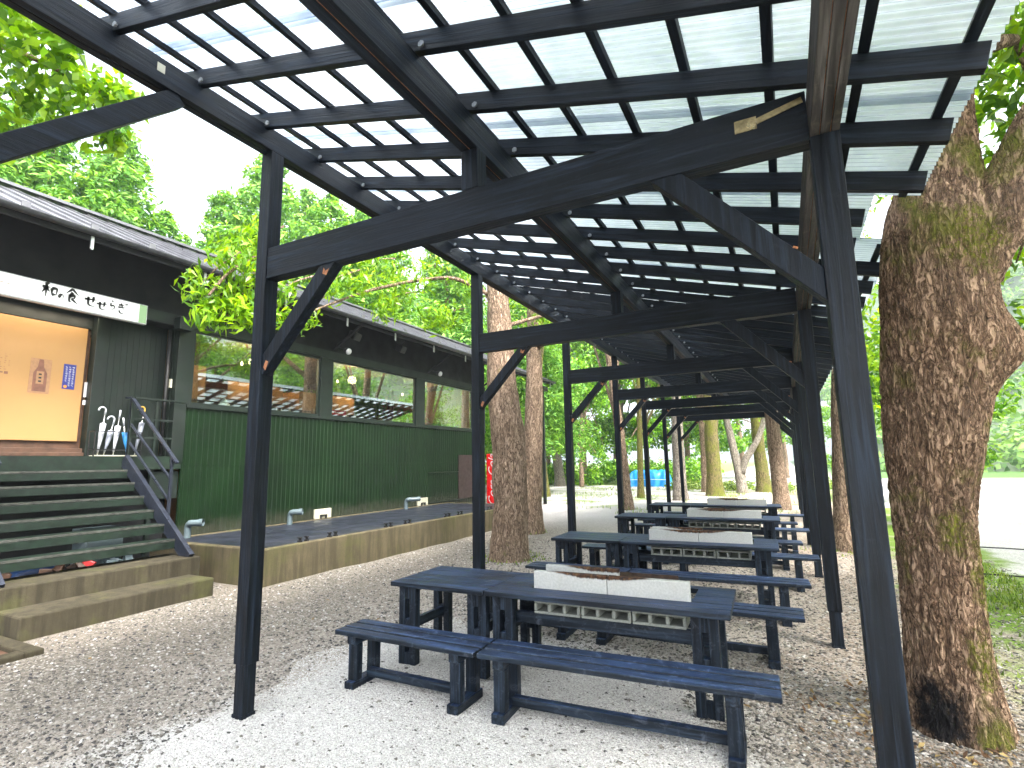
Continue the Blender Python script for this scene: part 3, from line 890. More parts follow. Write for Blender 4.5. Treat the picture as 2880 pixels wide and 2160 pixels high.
bpart(MB().box(XD - .05, XD + .10, -.3, 1.79, 1.97, 2.10).box(XD - .05, XD + .16, -.3, 1.79, 1.971, 2.03), 'threshold', M['dark_wood'], bevel=.006)
door = bpart(MB().box(XD - .04, XD - .005, .40, 1.745, 2.215, 4.11), 'door', M['door_wood'], bevel=.004)
bpart(MB().box(XD - .06, XD - .045, -.35, 1.80, 2.10, 4.12), 'door', M['dark_wood'])
xp = XD - .0035
bpart(MB().box(xp, xp + .002, 1.46, 1.63, 3.06, 3.47), 'poster', M['poster_blue'], door)
m = MB()
rs = random.Random(4)
for c in range(3):
    for j in range(9):
        yy, zz = 1.487 + c * .046, 3.42 - j * .037
        if c == 0 and j > 6: continue
        m.box(xp + .003, xp + .004, yy, yy + .012 + rs.random() * .022, zz, zz + .009)
        m.box(xp + .003, xp + .004, yy + .008 + rs.random() * .012, yy + .026, zz - .014, zz - .006)
m.tube([(xp + .003, 1.502, 3.10), (xp + .005, 1.502, 3.10)], .024, 12, 1)
bpart(m, 'poster_writing', [M['white_paint'], M['orange']], door)
bpart(MB().box(xp, xp + .002, 1.03, 1.30, 2.95, 3.50), 'poster', M['poster_tan'], door)
m = MB()
m.add([(xp + .003, 1.165 - a * .8, z - .08) for a, z in ((.11, 3.06), (-.11, 3.06), (-.11, 3.35), (-.05, 3.45), (-.035, 3.57), (.035, 3.57), (.05, 3.45), (.11, 3.35))], [tuple(range(8))], 0)
m.add([(xp + .004, 1.165 - a * .8, z - .08) for a, z in ((.06, 3.18), (-.06, 3.18), (-.06, 3.38), (.06, 3.38))], [(0, 1, 2, 3)], 1)
for j in range(3): m.box(xp + .005, xp + .006, 1.147, 1.183, 3.13 + j * .055, 3.155 + j * .055, 2)
bpart(m, 'bottle_print', [M['poster_brown'], M['poster_tan'], M['ink']], door)
m = MB()
for c in range(4):
    for j in range(8):
        if rs.random() < .25: continue
        m.box(xp, xp + .002, .62 + c * .05, .62 + c * .05 + .008 + rs.random() * .02, 3.50 - j * .033, 3.506 - j * .033)
for j in range(3): m.box(xp, xp + .002, .61 + j * .06, .655 + j * .06, 3.20 + rs.random() * .02, 3.23 + rs.random() * .02)
bpart(m, 'door_writing', M['poster_brown'], door)
bpart(MB().box(XD + .02, XD + .03, 1.755, 1.795, 2.95, 3.2).box(XD + .02, XD + .03, 1.755, 1.795, 2.82, 2.9), 'notice', M['white_paint'])
bpart(MB().box(XD, XW - .0, YP0, 3.19, 1.90, 1.965).box(XW - .03, XW + .012, YP0, 3.19, 1.74, 1.9645), 'deck', M['green_step'])
bpart(MB().box(XD, XD + .05, YP0, 3.19, 0, 1.90), 'wall', M['soffit'])
m = MB().box(XW - .11, XW - .04, 2.70, 2.76, 0, 1.90).box(XW - .11, XW - .04, -.2, -.13, 0, 1.90).box(XW - .10, XW - .05, -.13, 2.70, .9, .96)
bpart(m, 'deck_post', M['green_dark'])
bpart(MB().box(XW - .09, XW - .05, 2.76, 3.19, 1.22, 1.70), 'deck_skirt', M['green_dark'])
# porch railing in the wall plane
m = MB()
m.box(XW - .02, XW + .03, 2.32, 3.21, 2.945, 2.98)
for z in (2.60, 2.28): m.box(XW - .01, XW + .015, 2.32, 3.19, z - .018, z + .018)
m.box(XW - .02, XW + .02, 3.17, 3.21, 1.97, 2.944); m.box(XW - .022, XW + .018, 2.68, 2.72, 1.97, 2.944)
m.box(XW - .02, XW + .02, 2.28, 2.32, 1.97, 2.98)
bpart(m, 'railing', M['green_dark'], bevel=.004)
bpart(MB().tube([(XW - .13, 2.90, 1.97), (XW - .13, 2.90, 4.30)], .028, 8), 'downpipe', M['black'], smooth=True)
bpart(MB().box(XW - .11, XW - .06, 2.93, 2.962, 3.22, 3.38), 'switch_box', M['cream'])
bpart(MB().box(XW + .03, XW + .22, 2.86, 3.10, 4.28, 4.52), 'meter_box', M['green_dark'], bevel=.01)
# inside: floor, back wall, counter, partitions, bulbs
bpart(MB().box(-13.3, XW - .12, 3.05, YE, ZF - .1, ZF), 'floor', M['floor_wood'])
bpart(MB().box(-13.3, -13.2, -7, YE, 0, 5.2).box(-13.2, XD - .07, 3.05, 3.12, ZF, 4.6).box(-13.2, XW - .13, YE - .06, YE, ZF, 4.6), 'wall', M['warm_wood'])
bpart(MB().box(-13.2, XW - .13, YE - .003, YE + .02, 0, 5.0), 'wall', M['siding'])
bpart(MB().box(-13.2, XW - .14, 3.05, YE, 4.62, 4.66), 'ceiling', M['dark_wood'])
m = MB()
for y in (4.2, 6.9, 9.6, 12.2):
    m.box(-13.1, XW - .2, y - .06, y + .06, 4.42, 4.60); m.box(-9.1, -8.95, y - .075, y + .075, ZF, 4.42)
bpart(m, 'beam', M['dark_wood'])
bpart(MB().box(-7.9, -7.8, 3.3, 4.5, 3.25, 4.0).box(-8.4, -7.6, 4.9, 6.4, 3.30, 3.72).box(-8.6, -7.6, 6.9, 8.9, 3.22, 3.70), 'partition', M['warm_wood'], bevel=.01)
bpart(MB().box(-7.7, -6.75, 3.3, 13.2, 3.04, 3.10).box(-7.6, -7.5, 3.3, 13.2, ZF, 3.04), 'counter', M['dark_wood'], bevel=.006)
m = MB()
rs = random.Random(11)
for i in range(46):
    y = 4.9 + rs.random() * 8.0; x = XW - .22 - rs.random() * .25; hh = .10 + rs.random() * .16; rr = .022 + rs.random() * .022
    m.tube([(x, y, ZS - .02), (x, y, ZS + hh * .6), (x, y, ZS + hh * .75), (x, y, ZS + hh)], [rr, rr, rr * .4, rr * .4], 8, rs.choice((0, 0, 1, 2, 3)))
bpart(m, 'sill_bottles', [M['bottle'], M['white_paint'], M['brass'], M['green_dark']])
bpart(MB().box(XW - .55, XW - .13, 3.05, YE, ZS - .06, ZS - .025), 'shelf', M['dark_wood'])
bpart(MB().tube([(XW - .28, 4.15, ZS - .02), (XW - .28, 4.15, ZS + .05), (XW - .28, 4.15, ZS + .055), (XW - .28, 4.15, ZS + .11), (XW - .28, 4.15, ZS + .115), (XW - .28, 4.15, ZS + .17), (XW - .28, 4.15, ZS + .21), (XW - .28, 4.15, ZS + .24)],
      [.15, .14, .115, .105, .085, .07, .035, .012], 16), 'bell_ornament', M['white_paint'], smooth=True)
bpart(MB().box(XW - .20, XW - .19, 6.86, 7.46, ZS + .10, ZS + .22).box(XW - .20, XW - .19, 6.9, 6.92, ZS - .02, ZS + .10, 1).box(XW - .20, XW - .19, 7.40, 7.42, ZS - .02, ZS + .10, 1), 'red_notice', [M['red_sign'], M['white_paint']])
m = MB()
for j in range(7): m.box(XW - .189, XW - .187, 6.95 + j * .062, 6.99 + j * .062, ZS + .145, ZS + .175)
bpart(m, 'notice_writing', M['white_paint'])
for x, y, z in ((-8.0, 5.5, 4.25), (-8.2, 5.95, 4.2), (-8.0, 8.1, 4.25), (-8.4, 9.0, 4.3), (-8.0, 11.6, 4.15)):
    b = bpart(MB().tube([(0, 0, -.045), (0, 0, -.02), (0, 0, .02), (0, 0, .05)], [.012, .026, .026, .012], 10), 'pendant_bulb', M['bulb'], smooth=True)
    b.location += Vector((x, y, z))
    bpart(MB().tube([(x, y, z + .05), (x, y, 4.62)], .006, 6), 'bulb_cord', M['black'])
for x, y, z, e in ((-7.4, 5.4, 4.2, 24), (-7.4, 8.6, 4.2, 24), (-7.4, 11.6, 4.2, 12)):
    pl = bpy.data.lights.new('room_light', 'POINT'); pl.energy = e; pl.color = (1, .72, .42); pl.shadow_soft_size = .12
    link('room_light', pl, None, (x, y, z))
pl = bpy.data.lights.new('porch_light', 'AREA'); pl.shape = 'RECTANGLE'; pl.size = .08; pl.size_y = 2.0; pl.energy = 3.0; pl.color = (1, .84, .64)
link('porch_light', pl, None, (-6.52, .8, 4.30))
bpart(MB().box(-6.56, -6.48, .2, 1.5, 4.335, 4.36), 'ceiling_lamp', M['white_paint'])

# ------------------------------------------------------------------ lit sign over the porch
def text_mesh(name, body, size, mat, shear=0.0, ext=.001, align='CENTER'):
    cu = bpy.data.curves.new(name, 'FONT')
    cu.body = body; cu.size = size; cu.shear = shear; cu.extrude = ext
    cu.align_x = align; cu.align_y = 'CENTER'
    o = bpy.data.objects.new(name, cu); COL.objects.link(o)
    dg = bpy.context.evaluated_depsgraph_get()
    me = bpy.data.meshes.new_from_object(o.evaluated_get(dg))
    bpy.data.objects.remove(o)
    me.name = name
    me.materials.clear(); me.materials.append(mat)
    return me
sg = empty('lit_sign', (XW + .09, 0, 4.415), 'long white lit sign with brushed black Japanese writing above the porch', 'sign')
MB().box(-.05, .045, -1.30, 2.34, -.175, .175).build('sign_box', M['white_paint'], sg, bevel=.012)
MB().box(.046, .052, -1.28, 2.20, -.155, .155).build('sign_face', M['sign_face'], sg)
MB().box(.046, .052, 2.203, 2.32, -.155, .155).build('sign_end', M['sign_edge'], sg)
# hand-brushed strokes, each a tapering ribbon; coordinates in a unit square per character
G = {
 'wa': [[(.42, .98), (.12, .88)], [(.02, .66), (.50, .70)], [(.27, .90), (.26, .05)], [(.25, .64), (.03, .28)], [(.28, .62), (.48, .40)], [(.60, .66), (.62, .22)], [(.60, .66), (.93, .70), (.88, .24)], [(.62, .26), (.88, .28)]],
 'no': [[(.55, .75), (.30, .25), (.12, .45), (.35, .78), (.75, .72), (.85, .42), (.60, .14)]],
 'shoku': [[(.50, 1.0), (.06, .62)], [(.50, .98), (.96, .60)], [(.38, .72), (.62, .70)], [(.30, .58), (.70, .58), (.68, .34), (.32, .34)], [(.30, .46), (.66, .46)], [(.30, .58), (.30, .06), (.46, .14)], [(.46, .30), (.90, .02)]],
 'se': [[(.02, .62), (.97, .72)], [(.70, .95), (.68, .50), (.58, .42)], [(.30, .88), (.30, .20), (.50, .08), (.84, .10)]],
 'ra': [[(.38, .95), (.60, .86)], [(.30, .70), (.26, .38), (.60, .50), (.80, .34), (.66, .12), (.34, .04)]],
 'gi': [[(.16, .80), (.72, .88)], [(.12, .60), (.78, .68)], [(.38, .98), (.66, .44)], [(.22, .32), (.34, .10), (.70, .10)], [(.82, 1.0), (.88, .88)], [(.94, 1.04), (1.0, .92)]],
}
def stroke(m, pts, x0, y0, sx, sz, wd):
    P = [Vector((p[0], p[1])) for p in pts]
    Q = []
    for i in range(len(P) - 1):
        n = 5
        for k in range(n): Q.append(P[i].lerp(P[i + 1], k / n))
    Q.append(P[-1])
    for _ in range(2): Q = [Q[0]] + [(Q[i - 1] + Q[i] * 2 + Q[i + 1]) / 4 for i in range(1, len(Q) - 1)] + [Q[-1]]
    vs, n = [], len(Q)
    for i, q in enumerate(Q):
        dd = (Q[min(i + 1, n - 1)] - Q[max(i - 1, 0)]).normalized()
        nn = Vector((-dd.y, dd.x)); t = i / (n - 1)
        ww = wd * (1.0 - .62 * t) * (.75 + .4 * math.sin(3.1 * t + .6))
        for sgn in (1, -1):
            r = q + nn * ww * sgn
            vs.append((.0535, x0 + r.x * sx, y0 + r.y * sz))
    m.add(vs, [(2 * i, 2 * i + 1, 2 * i + 3, 2 * i + 2) for i in range(n - 1)])
for ch, x0, y0, sx, sz, wd in (('wa', .56, -.10, .25, .25, .085), ('no', .83, -.09, .11, .12, .10), ('shoku', .96, -.11, .22, .24, .075), ('se', 1.30, -.10, .22, .19, .085), ('se', 1.53, -.12, .20, .16, .085), ('ra', 1.76, -.07, .15, .17, .08), ('gi', 1.93, -.12, .19, .20, .07)):
    m = MB()
    for s_ in G[ch]: stroke(m, s_, .84 + (x0 - .56) * .74, y0 * .85 + .015, sx * .82, sz * .95, wd * 1.15)
    m.build('sign_writing', M['ink'], sg)
m = MB()
for i in range(7): m.box(.0525, .0535, -.02 + i * .075, .02 + i * .075 + rs.random() * .01, .03 - i * .004, .036 - i * .004 + rs.random() * .006)
m.build('small_writing', M['poster_tan'], sg)

# ------------------------------------------------------------------ stairs to the porch
stair = empty('porch_stairs', (-5.3, 1.2, 0), 'open dark green steel stairs with handrails leading up to the porch', 'stairs')
SO = Vector((-5.3, 1.2, 0))
def spart(mb, name, mats, bevel=.0):
    o = mb.build(name, mats, stair, bevel=bevel); o.location = -SO
    return o
tz = [.70, .91, 1.115, 1.325, 1.535, 1.74]
tx = [-4.66, -4.96, -5.26, -5.56, -5.86, -6.10]
for z, x in zip(tz, tx):
    m = MB().box(x - .27, x, .12, 2.21, z - .035, z)
    m.box(x - .032, x + .003, .12, 2.21, z - .135, z - .0355).box(x - .004, x + .006, .12, 2.21, z - .03, z + .002, 1)
    spart(m, 'tread', [M['green_step'], M['tread_top']], .003)
for y in (.11, 2.245):
    m = MB()
    m.bar((-4.33, y, .42), (-6.28, y, 1.905), .07, .20, (0, 0, 1))
    spart(m, 'stringer', M['steel_bluegray'], .004)
for y, s0 in ((2.30, 0), (.17, 1)):
    m = MB()
    m.bar((-6.32, y, 2.965), (-4.90, y, 1.83), .055, .03, (0, 0, 1))
    m.bar((-6.32, y, 2.965), (-6.50, y, 2.975), .055, .03, (0, 0, 1))
    m.bar((-6.32, y, 2.53), (-5.04, y, 1.58), .03, .03, (0, 0, 1))
    m.bar((-6.32, y, 2.22), (-5.04, y, 1.25), .03, .03, (0, 0, 1))
    m.box(-5.06, -5.02, y - .02, y + .02, .74, 1.92)
    m.box(-6.34, -6.30, y - .02, y + .02, 1.85, 2.95)
    spart(m, 'handrail', M['steel_bluegray'], .003)
steps = empty('concrete_steps', (-4.2, 1.1, 0), 'two mossy concrete steps at the foot of the green stairs', 'steps')
so_ = Vector((-4.2, 1.1, 0))
def rough_block(x0, x1, y0, y1, z0, z1, seed):
    bm_v, n = [], (10, 26, 4)
    m = MB(); m.box(x0, x1, y0, y1, z0, z1)
    return m
o = rough_block(-4.235, -3.66, .07, 2.20, -.05, .23, 1).build('step', M['concrete'], steps, bevel=.022); o.location = -so_
o = rough_block(-4.95, -4.24, -.02, 2.36, -.05, .46, 2).build('step', M['concrete'], steps, bevel=.02); o.location = -so_
# clutter kept under the stairs
def lump(name, mat, loc, size, label, cat, seed, group=None):
    rr = random.Random(seed)
    m = MB()
    n1, n2 = 8, 14
    vs = [];
    for i in range(n1 + 1):
        a = math.pi * i / n1
        for j in range(n2):
            b = 2 * math.pi * j / n2
            k = 1 + .18 * (rr.random() - .5)
            vs.append((math.copysign(abs(math.sin(a) * math.cos(b)) ** .6, math.cos(b)) * size[0] * k, math.copysign(abs(math.sin(a) * math.sin(b)) ** .6, math.sin(b)) * size[1] * k, (math.cos(a) * .5 + .5) ** .8 * size[2] * (1 + .12 * (rr.random() - .5))))
    fs = [(i * n2 + j, i * n2 + (j + 1) % n2, (i + 1) * n2 + (j + 1) % n2, (i + 1) * n2 + j) for i in range(n1) for j in range(n2)]
    m.add(vs, [f[::-1] for f in fs])
    o = m.build(name, mat, None, True); o.location = loc
    return tag(o, label, cat, group)
lump('blue_bundle', simple('dark_blue_sheet', (.006, .03, .10), .5, var=.4), (-5.65, .95, .0), (.24, .34, .46), 'crumpled dark blue sheet bundled under the stairs', 'sheet', 3)
t = empty('white_bucket', (-5.55, 1.62, 0), 'pale plastic box standing under the right side of the stairs', 'box')
MB().box(-.20, .20, -.24, .24, 0, .86).build('box_body', M['pipe'], t, bevel=.02); MB().box(-.21, .21, -.25, .25, .862, .90).build('lid', M['pipe'], t, bevel=.01)
t = empty('rubble_heap', (-5.18, 1.1, 0), 'small heap of red and pale odds and ends behind the top concrete step', 'clutter')
for i in range(9):
    a, b = rs.uniform(-.08, .10), rs.uniform(-.9, .9)
    MB().box(-.05, .05, -.07, .07, 0, .06 + rs.random() * .05).build('scrap_piece', M[rs.choice(['pipe', 'rust', 'pipe', 'dark_wood', 'block', 'dark_wood'] if i else ['red_sign'])], t, bevel=.01, loc=(a, b, .40)).rotation_euler = (rs.random(), rs.random() * .5, rs.random() * 3)
MB().box(-.2, .2, -1.1, 1.1, 0, .40).build('rubble_base', M['concrete'], t, bevel=.02)

# umbrellas in a stand on the deck
usd = empty('umbrella_stand', (-6.42, 2.16, 1.965), 'low dark frame stand holding umbrellas on the porch', 'stand')
m = MB()
for z in (.10, .40):
    for a, b in ((-.09, -.075), (.075, .09)): m.box(a, b, -.36, .36, z, z + .015)
    for yy in np.linspace(-.36, .345, 5): m.box(-.075, .075, yy, yy + .015, z, z + .015)
for a in (-.09, .075):
    for yy in (-.36, .345): m.box(a, a + .015, yy, yy + .015, 0, .415)
m.build('stand_frame', M['black'], usd)
MB().box(-.08, .08, -.34, .34, .004, .02).build('drip_tray', M['cream'], usd)
def umbrella(name, loc, rot, L, mat, hook, label, hm=None):
    u = empty(name, loc, label, 'umbrella', 'umbrellas in the porch stand')
    u.rotation_euler = rot
    MB().tube([(0, 0, 0), (0, 0, L)], .008, 8).build('shaft', M['pale_metal'], u, True)
    MB().tube([(0, 0, .05), (0, 0, .16), (0, 0, L * .45), (0, 0, L * .78), (0, 0, L * .80)], [.012, .022, .035, .045, .01], 10).build('canopy', mat, u, True)
    if hook:
        pts = [(0, 0, L)] + [(0, -.05 + .05 * math.cos(t), L + .07 + .05 * math.sin(t)) for t in np.linspace(0, math.pi * 1.1, 9)]
    else:
        pts = [(0, 0, L), (0, 0, L + .07), (0, 0, L + .14)]
    MB().tube(pts, .014, 8).build('handle', hm or mat, u, True)
umbrella('umbrella', (-6.42, 1.90, 1.99), (R(-4), R(2), 0), .66, M['umbrella_white'], True, 'white umbrella with a large hooked handle, leftmost in the porch stand')
umbrella('umbrella', (-6.44, 2.00, 1.99), (R(-9), R(4), 0), .52, M['umbrella_gray'], True, 'short gray umbrella with a pale hook in the porch stand', M['umbrella_white'])
umbrella('umbrella', (-6.40, 2.12, 1.99), (R(-5), R(-2), 0), .62, M['umbrella_white'], False, 'straight-handled clear white umbrella in the middle of the porch stand')
umbrella('umbrella', (-6.42, 2.34, 1.99), (R(11), R(3), 0), .50, M['umbrella_blue'], False, 'blue folded umbrella leaning right in the porch stand', M['umbrella_white'])
umbrella('umbrella', (-6.42, 2.46, 1.99), (R(-6), R(3), 0), .72, M['umbrella_gray'], True, 'dark umbrella with a yellow hooked handle at the right of the porch stand', M['yellow'])

# ------------------------------------------------------------------ concrete trough along the wall
tr = empty('concrete_trough', (-3.41, 2.75, 0), 'long low mossy concrete trough with black lids along the green wall', 'trough')
TO = Vector((-3.41, 2.75, 0))
def tpart(mb, name, mats, bevel=.0, parent=None):
    o = mb.build(name, mats, tr, bevel=bevel); o.location = -TO
    return o
m = MB().box(-3.55, -3.41, 2.75, 11.7, -.05, .53).box(-6.27, -3.55, 2.75, 2.90, -.05, .53).box(-6.27, -3.55, 11.55, 11.7, -.05, .53).box(-6.27, -6.12, 2.90, 11.55, -.05, .53)
tpart(m, 'basin', M['concrete_rust'], .018)
y = 2.905
while y < 11.5:
    y2 = min(y + 1.73, 11.545)
    l = tpart(MB().box(-6.115, -3.555, y, y2 - .012, .485, .522), 'lid', M['rubber'], .006)
    y = y2
hm = MB().box(-.035, .03, -.022, .022, 0, .025).box(-.012, .012, -.018, .018, .0245, .0605).box(-.035, .03, -.022, .022, .06, .078).mesh('lid_hook', M['black'])
for y in (3.61, 4.24, 5.7, 6.3, 7.77, 8.31, 9.75, 10.3):
    for a in (-.07, .07):
        link('lid_hook', hm, tr, Vector((-3.53, y + a, .531)) - TO)
for i, (y, ln) in enumerate(((3.22, .24), (5.42, .24), (9.35, .30))):
    pts = [(0, 0, -.04), (0, 0, .17)] + [(.09 * (1 - math.cos(t)), 0, .17 + .09 * math.sin(t)) for t in np.linspace(.3, math.pi / 2, 5)] + [(.09 + ln * .6, (.12 if i < 2 else .28), .262)]
    m = MB().tube(pts, .056, 14, cap=False)
    m.tube([Vector(pts[-1]) - Vector((.06, .03, 0)), pts[-1]], .066, 14, cap=False)
    m.tube([(pts[-2][0], pts[-2][1], .255), Vector(pts[-1]) - Vector((.02, .01, 0))], .046, 14, 1)
    o = m.build('drain_pipe', [M['pipe'], M['ink']], None, True)
    o.location = (-6.0, y, .522)
    tag(o, ['gray bent drain pipe beside the green stairs', 'gray bent drain pipe left of the white box, behind the nearest post', 'gray bent drain pipe farthest along the trough'][i], 'pipe', 'drain pipes on the trough')
for i, y in enumerate((6.32, 10.2)):
    t = empty('outlet_box', (XW + .018, y, .53), ['larger white box low on the green wall, nearer the stairs', 'small white box low on the green wall, near its far end'][i], 'box', 'white boxes on the wall')
    MB().box(0, .05, 0, .50, .0, .22).build('box_body', M['cream'], t, bevel=.008)
    MB().box(.05, .09, .14, .18, .0, .09).box(.05, .09, .30, .34, .0, .09).box(.05, .08, .18, .30, .06, .09).build('clip', M['black'], t, bevel=.004)
# drain frame in the lower left corner
t = empty('drain_pit', (-3.35, -.45, 0), 'square concrete drain frame set in the gravel beside the steps', 'drain')
MB().box(-.85, .40, .32, .47, -.05, .045).box(.24, .40, -.9, .319, -.05, .045).box(-.85, -.70, -.9, .319, -.05, .045).build('frame', M['concrete'], t, bevel=.015)
MB().box(-.699, .239, -.9, .319, -.05, -.004).build('pit_floor', M['dark_wood'], t)

# ------------------------------------------------------------------ vending machine
vm = empty('vending_machine', (-6.2, 15.2, .0), 'red drinks vending machine with white script beyond the end of the building', 'vending machine')
VO = Vector((-6.2, 15.2, 0))
MB().box(-.28, .22, -.5, .55, .20, 2.10).build('body', M['red'], vm, bevel=.02)
MB().box(-.40, .34, -.62, .70, -.05, .198).build('base', M['concrete'], vm, bevel=.01)
MB().box(.222, .232, -.42, .47, .95, 1.95).build('display', M['products'], vm)
MB().box(.222, .236, -.42, .47, .30, .85).build('front_panel', M['red'], vm, bevel=.006)
MB().box(.235, .25, -.2, .25, .36, .50).build('tray', M['black'], vm, bevel=.005)
te = text_mesh('script_writing', 'Coca-Cola', .44, M['white_paint'], .35)
o = link('script_writing', te, vm, (-.03, -.503, 1.13))
o.rotation_euler = Matrix(((0, -1, 0), (0, 0, -1), (1, 0, 0))).to_euler()
t = empty('vending_can_bin', (-6.5, 15.9, 0), 'white litter bin behind the red vending machine', 'bin')
MB().box(-.25, .25, 0, .4, 0, .95).build('bin_body', M['white_paint'], t, bevel=.02); MB().box(-.26, .26, -.01, .41, .952, 1.05).build('lid', M['umbrella_blue'], t, bevel=.02)
# the roof end stands on a post beyond the wall
for y in (18.3,):
    bpart(MB().box(-5.75, -5.63, y - .06, y + .06, 0, 5.05), 'post', M['green_dark'])
bpart(MB().box(-5.70, -5.55, 16.8, 18.6, 4.86, 5.04), 'beam', M['green_dark'])
# ------------------------------------------------------------------ foliage helpers
def unit(a): return a / np.maximum(np.linalg.norm(a, axis=1, keepdims=True), 1e-9)

def leaf_arrays(c, nrm, L, wd, fold=.12, droop=.15, hang=0.0):
    """one folded, drooping blade of two quads per leaf (6 vertices)"""
    n = len(c)
    nrm = unit(nrm)
    a = unit(np.cross(nrm, rng.normal(0, 1, (n, 3))))
    if hang:
        a = unit(a + np.array([0, 0, -hang]))
        nrm = unit(nrm - a * (nrm * a).sum(1, keepdims=True))
    s = np.cross(nrm, a)
    L = np.broadcast_to(L, (n,))[:, None] * (.7 + .6 * rng.random((n, 1)))
    wd = np.broadcast_to(wd, (n,))[:, None] * (.8 + .4 * rng.random((n, 1)))
    base = c - a * L * .5
    tip = c + a * L * .5 - nrm * L * droop
    m1 = c - a * L * .05 + nrm * L * .02
    l = c - a * L * .08 + s * wd * .5 + nrm * wd * fold
    r = c - a * L * .08 - s * wd * .5 + nrm * wd * fold
    V = np.stack([base, l, tip, r, m1], 1).reshape(-1, 3)
    k = 5 * np.arange(n)[:, None]
    F = np.concatenate([k + np.array([[0, 4, 1]]), k + np.array([[4, 2, 1]]), k + np.array([[0, 3, 4]]), k + np.array([[4, 3, 2]])])
    return V, F

def clump_leaves(centers, rads, per, L, wd, flat=.75, hang=0.0, shell=.5):
    C_, Nn, Ls = [], [], []
    for c, r in zip(centers, rads):
        n = int(per * (.7 + .6 * rng.random()))
        d = unit(rng.normal(0, 1, (n, 3)))
        rr = (shell + (1 - shell) * rng.random((n, 1)) ** .6) * (.8 + .35 * rng.random((n, 1)))
        stray = rng.random((n, 1)) < .12
        rr = np.where(stray, rr * 1.35, rr)
        p = d * rr * r * np.array([1, 1, flat])
        C_.append(np.asarray(c) + p)
        Nn.append(d * .8 + np.array([0, 0, .7]) + rng.normal(0, .55, (n, 3)))
    C_, Nn = np.concatenate(C_), np.concatenate(Nn)
    return leaf_arrays(C_, Nn, L, wd, hang=hang)

def crown_mesh(name, centers, rads, per, L, wd, mat, **k):
    V, F = clump_leaves(centers, rads, per, L, wd, **k)
    return np_mesh(name, V, F, mat)

def ellipsoid_clumps(cen, rad, n, r0, r1, inner=.35):
    d = unit(rng.normal(0, 1, (n, 3)))
    d[:, 2] = np.where(d[:, 2] < -.55, -d[:, 2], d[:, 2])
    q = (inner + (1 - inner) * rng.random((n, 1)) ** .5)
    c = np.asarray(cen) + d * q * np.asarray(rad)
    return c, r0 + (r1 - r0) * rng.random(n)

def trunk_tube(m, pts, rad, n=14, seed=0):
    """tapered limb with a slightly uneven outline"""
    P = [Vector(p) for p in pts]
    Q, Rr = [], []
    for i in range(len(P) - 1):
        for k in range(5):
            t = k / 5
            Q.append(P[i].lerp(P[i + 1], t)); Rr.append(rad[i] + (rad[i + 1] - rad[i]) * t)
    Q.append(P[-1]); Rr.append(rad[-1])
    for _ in range(2):
        Q = [Q[0]] + [(Q[i - 1] + Q[i] * 2 + Q[i + 1]) / 4 for i in range(1, len(Q) - 1)] + [Q[-1]]
    k0 = len(m.v)
    m.tube(Q, Rr, n, cap=True)
    for i in range(k0, len(m.v)):
        v = Vector(m.v[i])
        ax = Q[min((i - k0) // n, len(Q) - 1)]
        d = v - ax
        f = 1 + .13 * mnoise.noise(v * 1.9 + Vector((seed, 0, 0))) + .07 * mnoise.noise(v * 6 + Vector((0, seed, 0)))
        m.v[i] = tuple(ax + d * f)

def make_tree(name, base, r, H, label, cat='tree', top=(0, 0), bark='bark', crown=None, per=90, L=.17, wd=.075, leaf='leaf_forest', group='trees beyond the pergola', limbs=5, extra=None, seed=1, hang=.4, path=None, crad=(.5, .95), nc=46):
    """base: ground point, top: sideways lean at the top of the trunk, crown: (centre offset, radii)"""
    rs = random.Random(seed)
    t = empty(name, (base[0], base[1], 0), label, cat, group)
    m = MB()
    if path is None:
        path = [(0, 0, -.1), (top[0] * .02, top[1] * .02, H * .05), (top[0] * .25 + rs.uniform(-.08, .08), top[1] * .25, H * .3), (top[0] * .6 + rs.uniform(-.1, .1), top[1] * .6 + rs.uniform(-.1, .1), H * .62), (top[0], top[1], H)]
        rad = [r * 1.35, r * 1.02, r * .88, r * .66, r * .25]
    else:
        path, rad = path
    trunk_tube(m, path, rad, 14, seed)
    cc, cr = crown or ((top[0], top[1], H * .95), (H * .28, H * .28, H * .30))
    cen, rd = ellipsoid_clumps(cc, cr, nc, *crad)
    if extra is not None:
        cen = np.concatenate([cen, np.array([e[:3] for e in extra])]); rd = np.concatenate([rd, np.array([e[3] for e in extra])])
    for i in range(limbs):
        j = rs.randrange(len(cen))
        e = Vector(cen[j])
        f = rs.uniform(.45, .85)
        k = min(int(f * (len(path) - 1)), len(path) - 2)
        a = Vector(path[k]).lerp(Vector(path[k + 1]), f * (len(path) - 1) - k)
        mid = a.lerp(e, .5) + Vector((rs.uniform(-.2, .2), rs.uniform(-.2, .2), rs.uniform(-.1, .5)))
        trunk_tube(m, [a, mid, e], [r * .34, r * .2, r * .06], 7, seed + i)
    m.build('trunk', M[bark], t, True)
    me = crown_mesh('crown', cen, rd, per, L, wd, M[leaf], hang=hang)
    link('crown', me, t)
    return t

